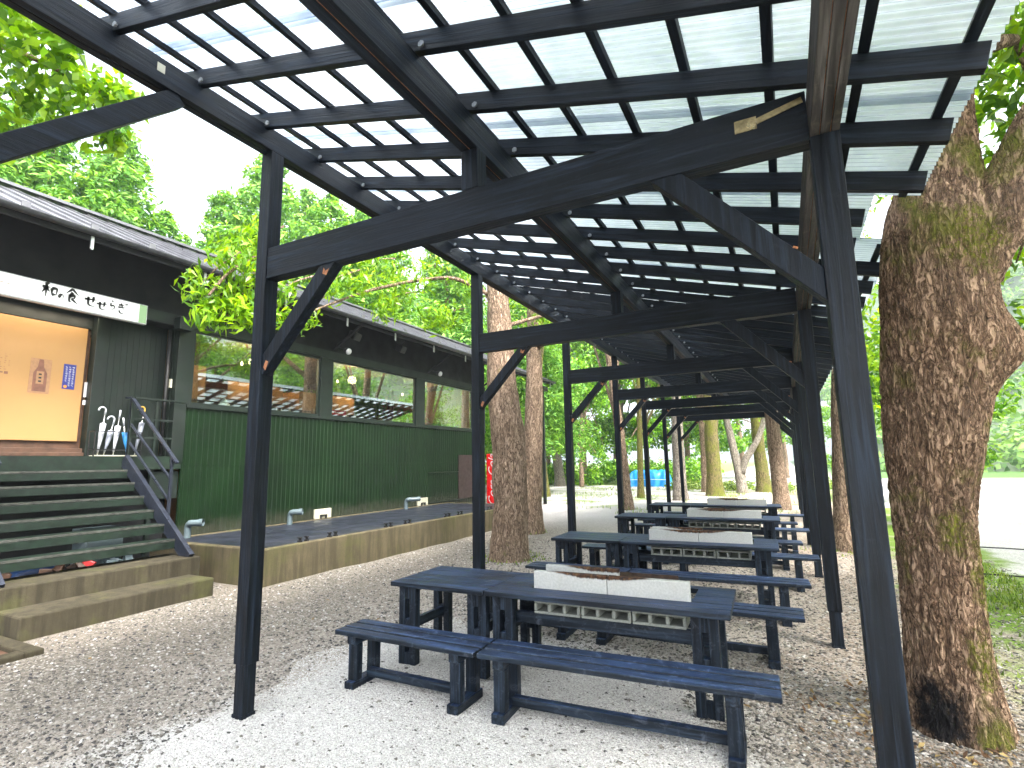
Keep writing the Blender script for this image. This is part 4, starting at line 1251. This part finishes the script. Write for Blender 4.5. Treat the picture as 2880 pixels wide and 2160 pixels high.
# ------------------------------------------------------------------ the big furrowed tree by the right posts
TB = Vector((4.5, 1.9, 0))
LAT = Vector((.981, -.1925, 0))
bt = empty('big_tree', TB, 'big furrowed tree with mossy forked trunk growing beside the right-hand pergola posts', 'tree')
def bark_surface(path, n, per_m, seed, amp, knob=None, scale=1.0):
    P = [Vector(p[:3]) for p in path]; Rd = [p[3] for p in path]
    # Catmull-Rom resample
    Q, QR = [], []
    for i in range(len(P) - 1):
        p0, p1, p2, p3 = P[max(i - 1, 0)], P[i], P[i + 1], P[min(i + 2, len(P) - 1)]
        r0, r1, r2, r3 = Rd[max(i - 1, 0)], Rd[i], Rd[i + 1], Rd[min(i + 2, len(P) - 1)]
        k = max(2, int((p2 - p1).length * per_m))
        for j in range(k):
            t = j / k; t2, t3 = t * t, t * t * t
            cr = lambda a, b, c, d: .5 * ((2 * b) + (c - a) * t + (2 * a - 5 * b + 4 * c - d) * t2 + (3 * b - a - 3 * c + d) * t3)
            Q.append(Vector([cr(p0[q], p1[q], p2[q], p3[q]) for q in range(3)])); QR.append(cr(r0, r1, r2, r3))
    V, prev, L = [], None, 0.0
    for i, q in enumerate(Q):
        d = (Q[min(i + 1, len(Q) - 1)] - Q[max(i - 1, 0)]).normalized()
        if i: L += (q - Q[i - 1]).length
        a = Vector((1, 0, 0)) if prev is None else prev
        a = (a - d * a.dot(d)).normalized(); prev = a
        b = d.cross(a)
        for j in range(n):
            t = 2 * math.pi * j / n
            dr = a * math.cos(t) + b * math.sin(t)
            s = QR[i] * (1 + .05 * mnoise.noise(Vector((math.cos(t) * 1.5 + seed, math.sin(t) * 1.5, L * .8))))
            if L < .55 and seed == 0: s *= 1 + .10 * (1 - L / .55) * (.5 + .5 * math.sin(5 * t + 1))
            if knob:
                kd = (q + dr * s - knob[0]).length
                s += knob[1] * math.exp(-(kd / knob[2]) ** 2)
            u = Vector((math.cos(t), math.sin(t), 0)) * (3.4 * scale)
            w3 = u + Vector((seed, 0, L * 3.0))
            w3 += mnoise.noise_vector(w3 * .8) * .5
            e1 = min(1.0, abs(mnoise.fractal(w3 * 1.15, .6, 2.0, 3)) * 3.4)
            e2 = min(1.0, abs(mnoise.fractal(w3 * 2.1 + Vector((9, 4, 2)), .6, 2.0, 3)) * 3.2 + .12)
            s += amp * (1.25 * min(e1, e2) - .8) + amp * .35 * mnoise.noise(Vector((math.cos(t) * 14, math.sin(t) * 14, L * 9)))
            V.append(q + dr * s)
    rows = len(Q)
    F = [(i * n + j, i * n + (j + 1) % n, (i + 1) * n + (j + 1) % n, (i + 1) * n + j) for i in range(rows - 1) for j in range(n)]
    return np.array([tuple(v) for v in V]), np.array(F)
lp = lambda l, z, r, dep=0.0: (LAT.x * l + .19 * dep, LAT.y * l + .98 * dep, z, r)
main = [lp(-.05, -.15, .31), lp(-.055, .10, .262), lp(-.06, .5, .232), lp(-.05, 1.0, .225), lp(-.04, 1.4, .235), lp(.01, 1.85, .285), lp(.06, 2.2, .315), lp(.12, 2.6, .325), lp(.155, 3.0, .325), lp(.20, 3.4, .31), lp(.25, 3.75, .24), lp(.29, 4.2, .20), lp(.37, 4.9, .18), lp(.42, 6.0, .16, .2), lp(.2, 7.6, .12, .5), lp(-.1, 9.2, .05, .6)]
limb = [lp(.30, 2.95, .20), lp(.48, 3.3, .20), lp(.66, 3.62, .17), lp(.90, 4.05, .155), lp(1.35, 4.8, .13, .2), lp(2.1, 6.0, .10, .6), lp(2.7, 7.4, .05, 1.0)]
V1, F1 = bark_surface(main, 260, 72, 0, .014, (Vector(lp(.40, 2.44, 0)[:3]), .15, .20))
V2, F2 = bark_surface(limb, 110, 48, 5, .013, scale=.7)
tk = link('trunk', np_mesh('trunk', np.concatenate([V1, V2]), np.concatenate([F1, F2 + len(V1)]), M['bark_big'], True), bt)
# branches over the roof edge and the crown
m = MB()
brs = [((.6, -.1, 4.6), (.9, .25, 4.8), (1.0, .5, 4.5)), ((.9, -.1, 4.2), (1.15, .8, 4.4), (1.2, 1.4, 4.1)), ((.4, 0, 5.2), (.7, .4, 5.3), (.9, .3, 5.0)), ((.9, .0, 4.1), (1.4, 1.6, 4.2), (1.5, 2.8, 3.8)), ((.35, .2, 6.3), (-.8, 1.2, 7.2), (-2.2, 1.8, 7.8)), ((.3, .3, 6.8), (.9, -1.0, 7.8), (1.2, -2.4, 8.2)), ((1.9, .3, 5.6), (2.6, -.6, 6.6), (3.2, -1.5, 7.2))]
for b in brs: trunk_tube(m, b, [.06, .035, .008], 7, 2)
m.build('branch', M['bark'], bt, True)
big_near = [(.77, .42, 4.5, .32), (.85, .25, 4.8, .34), (.95, 1.05, 4.25, .36), (1.0, .6, 4.2, .3), (.7, .1, 5.2, .4), (1.2, .9, 4.7, .4), (1.45, 2.7, 3.85, .42), (1.3, 2.0, 4.2, .4), (1.15, 1.5, 4.05, .3), (1.7, 2.4, 4.6, .5), (1.0, .0, 5.6, .5), (1.5, .4, 5.3, .5), (1.9, 1.2, 4.9, .55), (.9, -.4, 6.0, .6), (1.75, 3.0, 3.35, .35), (1.6, 3.3, 4.3, .45)]
V1, F1 = clump_leaves([c[:3] for c in big_near], [c[3] for c in big_near], 70, .14, .06, hang=.5, shell=.2)
cen, rd = ellipsoid_clumps((1.1, -.4, 6.9), (2.6, 5.0, 1.9), 150, .5, .95)
V2, F2 = clump_leaves(cen, rd, 170, .17, .08, hang=.3)
link('crown', np_mesh('crown', np.concatenate([V1, V2]), np.concatenate([F1, F2 + len(V1)]), M['leaf_oak']), bt)

# ------------------------------------------------------------------ trees that stand apart
near = [(-2.54, 1.0, 3.91, .30), (-2.26, 1.21, 4.27, .38), (-2.19, 1.33, 3.62, .32), (-2.04, 1.72, 3.95, .34), (-2.4, 1.06, 3.52, .24), (-2.32, 1.6, 4.75, .34), (-2.3, 1.5, 4.1, .4), (-2.45, 1.25, 3.8, .3), (-2.0, 1.5, 3.55, .25), (-2.6, 1.5, 4.5, .3),
        (-2.69, 3.07, 4.55, .42), (-2.4, 3.78, 5.1, .5), (-2.15, 4.73, 5.0, .5), (-2.15, 5.63, 4.6, .45), (-2.79, 3.73, 5.6, .45), (-2.66, 2.63, 3.95, .32), (-2.55, 4.58, 4.75, .45), (-2.2, 5.2, 5.5, .5), (-2.7, 2.2, 4.7, .35), (-1.9, 6.2, 5.3, .5), (-2.9, 5.0, 5.3, .5), (-1.5, 7.2, 5.2, .5), (-2.3, 3.3, 4.6, .36), (-2.4, 4.2, 4.4, .34), (-1.9, 5.0, 4.4, .34), (-1.1, 8.2, 5.0, .5)]
B2 = np.array([-1.13, 6.27, 0])
t2path = ([(0, 0, -.15), (0, 0, .1), (.03, .0, 1.0), (.02, .0, 2.0), (-.08, 0, 3.0), (-.14, 0, 4.2), (-.2, 0, 6.0), (-.3, 0, 9.0), (-.2, .2, 12.0)], [.44, .36, .32, .335, .31, .24, .21, .17, .06])
t2 = empty('oak_tree', (B2[0], B2[1], 0), 'thick brown trunk with long-leaved low branches beside the second left pergola post', 'tree', 'trees beyond the pergola')
m = MB(); trunk_tube(m, *t2path, 26, 3)
for b in ([(-.2, 0, 6.0), (-1.0, -1.4, 6.0), (-1.4, -2.9, 5.5), (-1.25, -4.2, 4.8), (-1.2, -5.0, 4.2), (-1.15, -5.3, 3.75)], [(-.17, 0, 5.0), (-.8, -.6, 5.4), (-1.1, -1.5, 5.1), (-1.3, -2.6, 4.6), (-1.5, -3.6, 4.0)], [(-.2, 0, 6.5), (-1.2, .6, 6.2), (-1.0, 1.2, 5.3)], [(-.25, 0, 7.0), (1.5, 1, 9), (2.6, 1.5, 10)], [(-.25, 0, 7.6), (-1.8, -1, 10), (-2.6, -1.5, 11)], [(-.15, 0, 4.4), (.3, 1.2, 4.9), (.1, 2.2, 5.1)]):
    k = len(b); trunk_tube(m, b, [.04 * (1 - i / k) + .008 for i in range(k)], 8, 4)
for i in range(18):
    c = near[i % len(near)]
    e = Vector(c[:3]) - Vector(B2); s_ = e + Vector((rs.uniform(-.3, .4), rs.uniform(.2, .7), rs.uniform(.1, .5)))
    trunk_tube(m, [s_, s_.lerp(e, .6) + Vector((0, 0, .06)), e], [.016, .010, .004], 5, 6)
m.build('trunk', M['bark'], t2, True)
cn = [tuple(np.array(c[:3]) - B2) for c in near]
V1, F1 = clump_leaves(cn, [c[3] for c in near], 150, .15, .040, hang=.65, shell=.15)
cen, rd = ellipsoid_clumps((2.0, 2.4, 9.6), (2.8, 3.2, 2.4), 60, .55, 1.0)
V2, F2 = clump_leaves(cen, rd, 110, .18, .07, hang=.4)
link('crown', np_mesh('crown', np.concatenate([V1, V2]), np.concatenate([F1, F2 + len(V1)]), M['leaf_oak']), t2)
# leaves reaching in at the upper left from a tree beside the stairs
B3 = np.array([-5.2, -3.6, 0])
ul = [(-2.87, -.70, 5.99, .42), (-2.86, -.34, 5.82, .42), (-2.73, -.06, 5.85, .34), (-3.51, -.27, 5.71, .40), (-2.01, -1.08, 5.75, .4), (-3.14, -.63, 5.6, .42), (-2.6, -.6, 6.2, .4), (-3.3, -.1, 6.0, .36), (-2.4, -.9, 5.9, .4), (-3.6, -.6, 5.4, .4), (-3.0, .1, 5.5, .26), (-3.4, -.9, 6.1, .5), (-2.6, -1.3, 6.3, .5), (-2.85, .15, 5.95, .25), (-2.3, -.6, 5.9, .3)]
t3 = empty('overhanging_tree', (B3[0], B3[1], 0), 'leafy branch reaching in over the building at the upper left', 'tree')
m = MB(); trunk_tube(m, [(0, 0, -.1), (.1, .1, 2), (.3, .4, 4.5), (.2, .5, 7), (0, .4, 10)], [.26, .2, .17, .12, .04], 14, 9)
trunk_tube(m, [(.3, .4, 4.5), (1.2, 1.6, 5.8), (2.0, 2.8, 6.1), (2.5, 3.5, 5.8)], [.10, .06, .035, .01], 8, 9)
trunk_tube(m, [(1.2, 1.6, 5.8), (2.4, 2.4, 6.3), (3.1, 2.5, 5.9)], [.05, .03, .008], 7, 9)
m.build('trunk', M['bark'], t3, True)
V1, F1 = clump_leaves([tuple(np.array(c[:3]) - B3) for c in ul], [c[3] for c in ul], 110, .15, .075, hang=.6, shell=.1)
cen, rd = ellipsoid_clumps((-1.4, -1.6, 9.5), (2.0, 2.0, 1.6), 22, .5, .9)
V2, F2 = clump_leaves(cen, rd, 90, .18, .09, hang=.4)
link('crown', np_mesh('crown', np.concatenate([V1, V2]), np.concatenate([F1, F2 + len(V1)]), M['leaf_oak']), t3)

G2 = 'trees beyond the pergola'
def std(name, base, r, H, label, **k):
    return make_tree(name, base, r, H, label, **k)
std('tree', (-2.3, 9.75), .26, 11, 'brown trunk standing just behind the thick one by the second left post', top=(.15, .3), bark='bark', crown=((3.4, 1.6, 8.8), (3.6, 4.2, 2.4)), leaf='leaf_oak', seed=2, nc=70)
std('tree', (4.47, 9.3), .21, 10, 'brown leaning trunk seen between the first two right-hand pergola posts', top=(.9, .3), bark='bark', crown=((.2, 1.6, 8.4), (3.4, 4.0, 2.4)), leaf='leaf_oak', seed=3, nc=64, extra=[(.72, -.3, 4.2, .45), (.72, -.2, 3.4, .45), (.7, -.4, 4.8, .5), (1.0, .6, 3.8, .6), (.9, 1.5, 4.6, .7), (1.6, -.4, 4.0, .6), (.6, .6, 5.2, .6), (1.3, 2.2, 3.2, .6), (1.1, 1.2, 2.6, .5)])
std('tree', (3.32, 18.15), .25, 11, 'smooth reddish trunk at the far right end of the pergola', top=(-.2, .4), bark='bark', crown=((.2, .6, 9.6), (3.4, 3.6, 2.8)), leaf='leaf_oak', seed=4, nc=46)
std('tree', (.32, 25.4), .36, 12, 'straight mossy yellow-green trunk beyond the far end of the pergola', top=(.1, .2), bark='bark_moss', crown=((.2, .4, 10.6), (4.0, 4.0, 3.4)), seed=5, nc=50, extra=[(1.4, .5, 5.4, .7), (-1.2, .6, 5.2, .7), (2.2, .2, 5.0, .6)])
std('tree', (-.44, 28.6), .26, 12, 'slim brown trunk just left of the mossy straight one', top=(-.2, .2), bark='bark', crown=((0, .4, 10.4), (3.6, 3.6, 3.2)), seed=6, nc=44)
tf = std('tree', (1.44, 27.6), .25, 9, 'gray trunk forking low into two, beyond the pergola end', top=(-.5, .2), bark='bark_gray', crown=((.2, .4, 7.8), (3.6, 3.2, 3.0)), seed=7, nc=50, path=([(0, 0, -.1), (-.05, 0, .4), (-.2, 0, 1.6), (-.5, .1, 3.6), (-.8, .2, 6.0), (-.6, .2, 8)], [.34, .27, .22, .16, .11, .04]), extra=[(1.0, 0, 4.3, .6), (1.6, .2, 4.0, .6), (.4, 0, 4.8, .6), (-1.2, 0, 4.0, .6), (2.4, .2, 4.4, .7)])
m = MB(); trunk_tube(m, [(0, 0, 1.0), (.25, -.03, 1.75), (.85, 0, 2.6), (1.25, .1, 3.6), (1.6, .2, 5.0), (1.7, .2, 6.5)], [.20, .18, .15, .13, .09, .03], 12, 7); m.build('trunk', M['bark_gray'], tf, True)
std('tree', (2.38, 29.0), .33, 12, 'ivy-speckled trunk right of the low fork, beyond the pergola end', top=(-.3, .3), bark='bark_moss', crown=((.2, .4, 10), (3.6, 3.6, 3.4)), seed=8, nc=46, extra=[(1.6, .2, 4.6, .7), (.6, -.4, 5.2, .7), (2.4, .4, 5.4, .8)])
std('tree', (-1.71, 16.75), .19, 11, 'brown leaning trunk beside the fourth left pergola post', top=(-.9, .2), bark='bark', crown=((-.8, .4, 9.8), (3.0, 3.2, 2.6)), seed=9, nc=40)
std('tree', (-2.75, 23.0), .15, 10, 'thin mossy trunk in front of the blue tarp', top=(.25, .3), bark='bark_moss', crown=((.1, .3, 9), (2.8, 2.8, 2.6)), seed=10, nc=36)
std('tree', (-.73, 21.9), .28, 12, 'pale gray trunk right of the blue tarp', top=(.2, .3), bark='bark_gray', crown=((.2, .4, 10.4), (3.6, 3.6, 3.0)), seed=11, nc=44)
std('tree', (-7.78, 23.1), .23, 10, 'mossy yellow trunk leaning left beyond the vending machine', top=(-1.3, .3), bark='bark_moss', crown=((-.9, .4, 9), (3.2, 3.2, 2.8)), seed=12, nc=42)
std('tree', (-11.5, 34.3), .36, 14, 'pale pinkish trunk leaning left at the edge of the wood', top=(-1.8, .3), bark='bark_gray', crown=((-1.4, .4, 12), (4.2, 4.2, 3.6)), seed=13, nc=48, L=.24, wd=.11)

# ------------------------------------------------------------------ the wood behind: shared trees, each its own object
def proto(kind, seed, label):
    rs = random.Random(seed)
    t = empty('forest_tree' if kind == 'broad' else 'cedar_tree', (0, 0, -50), label, 'tree', 'trees of the wood behind' if kind == 'broad' else 'cedars behind the building')
    m = MB()
    if kind == 'broad':
        H = 13
        trunk_tube(m, [(0, 0, -.2), (.1, 0, 3), (-.1, .2, 7), (.2, .1, 12)], [.24, .18, .14, .04], 9, seed)
        cen, rd = ellipsoid_clumps((0, 0, 8.2), (3.3, 3.3, 4.6), 64, .6, 1.1)
        c2, r2 = ellipsoid_clumps((0, 0, 3.4), (2.4, 2.4, 1.8), 14, .5, .9)
        cen, rd = np.concatenate([cen, c2]), np.concatenate([rd, r2])
        for i in range(8):
            e = Vector(cen[rs.randrange(len(cen))]); a = Vector((0, 0, rs.uniform(3, 8)))
            trunk_tube(m, [a, a.lerp(e, .5) + Vector((0, 0, .4)), e], [.08, .05, .02], 6, i)
        V, F = clump_leaves(cen, rd, 85, .34, .17, hang=.3)
        me = np_mesh('crown', V, F, M['leaf_forest'])
    else:
        H = 15
        trunk_tube(m, [(0, 0, -.2), (0, 0, 5), (.05, 0, 10), (0, 0, 14.6)], [.26, .2, .13, .03], 9, seed)
        cen, rd = [], []
        z = 3.2
        while z < 14.8:
            f = (14.9 - z) / 11.7
            rad = 2.7 * f ** .75 + .15
            n = max(2, int(3 + 7 * f))
            a0 = rs.random() * 6.28
            for i in range(n):
                a = a0 + 6.283 * i / n + rs.uniform(-.3, .3)
                q = rad * rs.uniform(.5, 1.12)
                cen.append((q * math.cos(a), q * math.sin(a), z - .22 * q + rs.uniform(-.25, .25))); rd.append(.38 + .5 * f * rs.uniform(.6, 1.1))
                if q > 1.0: cen.append((q * .5 * math.cos(a), q * .5 * math.sin(a), z - .05 * q)); rd.append(.45)
            z += .52 + .25 * rs.random()
        cen.append((0, 0, 14.9)); rd.append(.28)
        V, F = clump_leaves(cen, rd * 1.15 if hasattr(rd, 'shape') else [q * 1.15 for q in rd], 150, .30, .095, flat=.8, hang=-.15)
        me = np_mesh('crown', V, F, M['leaf_cedar'])
    m.build('trunk', M['bark'], t, True)
    link('crown', me, t)
    return t
ced = [proto('cedar', s, '') for s in (21, 22, 23)]
brd = [proto('broad', s, '') for s in (31, 32, 33)]
used = set()
def plant(pool, i, x, y, sc, rot, label):
    p = pool[i % len(pool)]
    c = p if id(p) not in used else copy_tree(p)
    used.add(id(p))
    c.location = (x, y, -.05); c.scale = (sc[0], sc[0], sc[1]); c.rotation_euler.z = rot
    c['label'] = label
    return c
CED = [(-19.2, 4.0, 1.0, .90), (-17.4, 6.7, 1.05, .97), (-18.4, 5.2, 1.1, .93), (-20.5, 1.8, 1.05, .95), (-17.2, 8.4, .9, .78), (-15.9, 9.9, .85, .86), (-14.6, 10.8, 1.0, .985), (-13.4, 13.2, 1.0, .91), (-12.2, 15.2, 1.05, .92),
       (-25, 6.5, 1.3, 1.22), (-24, 9.6, 1.2, 1.12), (-22.0, 15.0, 1.2, 1.02), (-20, 17.5, 1.2, 1.18), (-17.5, 20, 1.2, 1.15), (-27, 2.5, 1.3, 1.25), (-15.5, 17.2, 1.0, 1.02), (-11.5, 19.5, 1.1, 1.0), (-14, 24, 1.2, 1.1), (-10.2, 27, 1.1, 1.1)]
CL = ['cedar rising highest behind the left part of the roof', 'pale green cedar at the far left behind the building', 'cedar standing left of the sky gap above the roof', 'cedar right of the sky gap, next to the nearest left post']
for i, (x, y, a, b) in enumerate(CED):
    plant(ced, i, x, y, (a, b), i * 1.9, 'soft green cedar in the row of cedars behind the building roof')
rr = random.Random(5)
BR = [(-17, 37, 1.0), (-14, 40, 1.1), (-11, 38.5, .95), (-8.5, 41, 1.05), (-6, 39, 1.0), (-3.5, 42, 1.1), (-1.2, 40.5, .9), (-20, 42, 1.1), (-15, 46, 1.2), (-10, 47, 1.2), (-5, 48, 1.2), (0, 49, 1.1), (-24, 36, 1.1), (-9.5, 33.5, .75), (-13.6, 31.5, .8), (-16, 27, .9), (-19.5, 30, 1.0), (3.5, 52, 1.0), (-28, 44, 1.2), (-13, 54, 1.3), (-4, 55, 1.3), (-20, 52, 1.3)]
for i, (x, y, s) in enumerate(BR):
    plant(brd, i, x, y, (s, s * rr.uniform(.9, 1.1)), i * 2.3, 'bushy light green tree in the wood beyond the gravel yard')
# right bank, behind the camera side and across the path: seen mirrored in the windows and through the posts
for i, (x, y, s) in enumerate([(9.5, -2.5, .8), (10.5, 3, .75), (11.5, 8.5, .8), (5.5, 41, .5), (7.0, 14.0, .5), (8.8, 23, .6), (10.8, 33, .7), (13.6, 13.5, .9), (16, 18.5, .9), (18.5, 24, 1.0), (21, 30, 1.0), (12.5, 4.5, .8), (22.5, 36, 1.0)]):
    plant(brd, i + 1, x, y, (s, s * .9), i * 1.3 + .4, 'light green tree on the open river bank at the right')
# undergrowth along the edge of the wood
cen = np.stack([rng.uniform(-26, -1, 190), rng.uniform(35.5, 40, 190), rng.uniform(.2, 1.5, 190)], 1)
me = crown_mesh('undergrowth', cen, rng.uniform(.5, 1.1, 190), 70, .30, .15, M['leaf_forest'], hang=.2)
tag(link('undergrowth', me), 'low green bushes along the edge of the wood', 'undergrowth', kind='stuff')
cen = np.stack([rng.uniform(-3, 6, 70), rng.uniform(29.5, 33, 70), rng.uniform(-.1, .35, 70)], 1)
me = crown_mesh('bank_bushes', cen, rng.uniform(.25, .5, 70), 60, .2, .09, M['grass'], hang=.1)
tag(link('bank_bushes', me), 'bright low weeds along the top of the river bank', 'weeds', kind='stuff')

# ------------------------------------------------------------------ hill across the river
hx, hy = np.linspace(14, 330, 70), np.linspace(50, 420, 80)
HX, HY = np.meshgrid(hx, hy)
def hill_z(x, y):
    t = np.clip((y - 70 - .0 * x) / 130, 0, 1); s_ = np.clip((x - 16) / 60, 0, 1)
    z = 92 * t ** 1.05 * (.35 + .65 * s_)
    return z + 4 * np.sin(x * .06 + y * .03) * t + 3 * np.sin(y * .11 - x * .04) * t - .4
HZ = hill_z(HX, HY)
nx, ny = len(hx), len(hy)
I = (np.arange(ny - 1)[:, None] * nx + np.arange(nx - 1)[None]).ravel()
tag(link('hill', np_mesh('hill', np.stack([HX.ravel(), HY.ravel(), HZ.ravel()], 1), np.stack([I, I + 1, I + nx + 1, I + nx], 1), simple('hill_soil', (.05, .08, .03), .9, scale=.3), True)), kind='structure')
n = 900
x, y = 14 + 150 * rng.random(n) ** 1.3, 68 + 150 * rng.random(n) ** 1.2
cen = np.stack([x, y, hill_z(x, y) + 1.2 + 1.6 * rng.random(n)], 1)
me = crown_mesh('hill_forest', cen, rng.uniform(1.8, 4.0, n), 60, 1.0, .6, M['leaf_hill'], flat=.95)
tag(link('hill_forest', me), 'hazy green forest covering the hill across the river', 'forest', kind='stuff')

# ------------------------------------------------------------------ tarp, weeds, fallen leaves, rope
t = empty('tarp_pile', (-4.95, 34.9, 0), 'pile covered with a bright blue tarpaulin at the edge of the wood', 'tarp')
m = MB(); a = 34
vs = []
for i in range(a + 1):
    for j in range(15):
        u, v = i / a * 2 - 1, j / 14 * 2 - 1
        hgt = 1.02 * (1 - max(0, abs(u) - .86) / .14) * (1 - max(0, abs(v) - .75) / .25)
        hgt = max(0, hgt) + (.05 * math.sin(i * 1.3) + .06 * math.sin(j * 1.7 + i * .5)) * min(1, hgt)
        vs.append((u * (1.42 + .04 * math.sin(j)), v * (.9 + .06 * math.sin(i * .9)), hgt))
m.add(vs, [(i * 15 + j, (i + 1) * 15 + j, (i + 1) * 15 + j + 1, i * 15 + j + 1) for i in range(a) for j in range(14)])
m.build('tarpaulin', M['tarp'], t, True)
MB().tube([(-1.5, -.93, .45), (0, -.99, .5), (1.5, -.93, .45)], .018, 6).build('rope', M['white_paint'], t)

def blades(pts, hgt, name, label):
    n = len(pts)
    a = rng.random(n) * 6.283
    ln = rng.uniform(.15, .6, n)
    H = hgt * (.5 + rng.random(n))
    dx, dy = np.cos(a), np.sin(a)
    wd = .006 + .008 * rng.random(n)
    b0 = pts + np.stack([-dy * wd, dx * wd, np.zeros(n)], 1); b1 = pts - np.stack([-dy * wd, dx * wd, np.zeros(n)], 1)
    tip = pts + np.stack([dx * ln * H, dy * ln * H, H], 1)
    V = np.stack([b0, b1, tip], 1).reshape(-1, 3)
    me = np_mesh(name, V, np.arange(3 * n).reshape(-1, 3), M['grass'])
    tag(link(name, me), label, 'grass', kind='stuff')
def ring(cx, cy, r0, r1, n):
    a = rng.random(n) * 6.283; r = r0 + (r1 - r0) * rng.random(n)
    return np.stack([cx + r * np.cos(a), cy + r * np.sin(a), np.zeros(n)], 1)
P = np.concatenate([ring(-1.13, 6.27, .35, .75, 260), ring(4.47, 9.3, .25, .8, 300), np.stack([rng.uniform(4.9, 5.9, 260), rng.uniform(.6, 6, 260), np.zeros(260)], 1), ring(-2.3, 9.7, .2, .5, 90),
                    np.stack([rng.uniform(5.3, 6.3, 2600), rng.uniform(5.2, 9, 2600), np.zeros(2600)], 1)])
blades(P, .045, 'grass_tufts', 'short grass and weeds around the tree feet')
P = np.stack([rng.uniform(-9, 4.5, 9000), rng.uniform(14, 33, 9000), np.zeros(9000)], 1)
k = np.array([mnoise.noise(Vector((p[0] * .5, p[1] * .5, 0))) > .12 for p in P])
blades(P[k], .12, 'far_grass', 'thin patches of grass on the far gravel')
# fallen leaves
lm = []
for c_ in ('dead_leaf', 'grass'):
    V, F = leaf_arrays(np.zeros((1, 3)), np.array([[.1, .1, 1.0]]), .085, .032, fold=.25, droop=-.12)
    lm.append(np_mesh('fallen_leaf', V - V.mean(0), F, M[c_]))
FL = [(1.25, -.35), (1.33, -.28), (1.02, -.52), (1.9, -.9), (2.5, .15), (2.62, .35), (.5, -.7), (1.65, -1.15), (3.35, .7), (3.5, .2), (2.15, -.55), (-1.6, .6), (-1.4, 1.9), (-2.3, .1), (-.7, 2.2), (3.6, -.5), (3.9, .6), (4.05, .35), (2.9, -.3), (-1.9, 2.6), (.6, 2.5), (3.2, 1.6), (2.2, -1.2), (1.1, -1.0)]
for i, (x, y) in enumerate(FL):
    o = link('fallen_leaf', lm[0 if i % 5 else 1], None, (x, y, .014 + float(ground_z(x, y))))
    o.rotation_euler = (rs.uniform(-.3, .3), rs.uniform(-.3, .3), rs.uniform(0, 6))
    s_ = rs.uniform(.55, 1.15); o.scale = (s_, s_, s_)
    tag(o, 'small dry leaf fallen on the gravel around the tables', 'leaf', 'fallen leaves')
# leaf litter by the foot of the big tree
n = 420
a = rng.random(n) * 6.283; r = .28 + .6 * rng.random(n) ** 1.4
px = 4.45 + r * np.cos(a) - .15; py = 1.88 + r * np.sin(a) - .1
V, F = leaf_arrays(np.stack([px, py, ground_z(px, py) + .016], 1), rng.normal(0, .35, (n, 3)) + np.array([0, 0, 1]), .055, .022)
tag(link('leaf_litter', np_mesh('leaf_litter', V, F, M['dead_leaf'])), 'brown leaf litter around the foot of the big tree', 'leaf litter', kind='stuff')
# cables lying on the bank
for i, (p0, p1) in enumerate((((5.75, 7.6), (13, 6.0)), ((6.2, 10.5), (16, 9.2)))):
    p0, p1 = Vector(p0 + (0,)), Vector(p1 + (0,))
    pts = [p0.lerp(p1, k / 12) + Vector((.1 * math.sin(k * 1.1), .12 * math.sin(k * .8 + i), .015 + float(ground_z(*p0.lerp(p1, k / 12)[:2])))) for k in range(13)]
    o = MB().tube(pts, .012, 6).build('cable', M['black'], None, True)
    tag(o, ['dark cable lying across the white river bank, nearer one', 'dark cable lying across the white river bank, farther one'][i], 'cable')

# ------------------------------------------------------------------ air between here and the hill
hz = MB().box(-760, 760, -300, 1100, -3, 135).build('haze', [bpy.data.materials.new('haze_air')])
hm_ = hz.data.materials[0]; hm_.use_nodes = True
t_ = hm_.node_tree; t_.nodes.clear()
pv = t_.nodes.new('ShaderNodeVolumePrincipled'); ho = t_.nodes.new('ShaderNodeOutputMaterial')
pv.inputs['Color'].default_value = (.80, .91, 1.0, 1); pv.inputs['Density'].default_value = .0010; pv.inputs['Anisotropy'].default_value = .2
t_.links.new(pv.outputs[0], ho.inputs['Volume'])
tag(hz, 'pale humid air over the river valley', 'haze', kind='stuff')
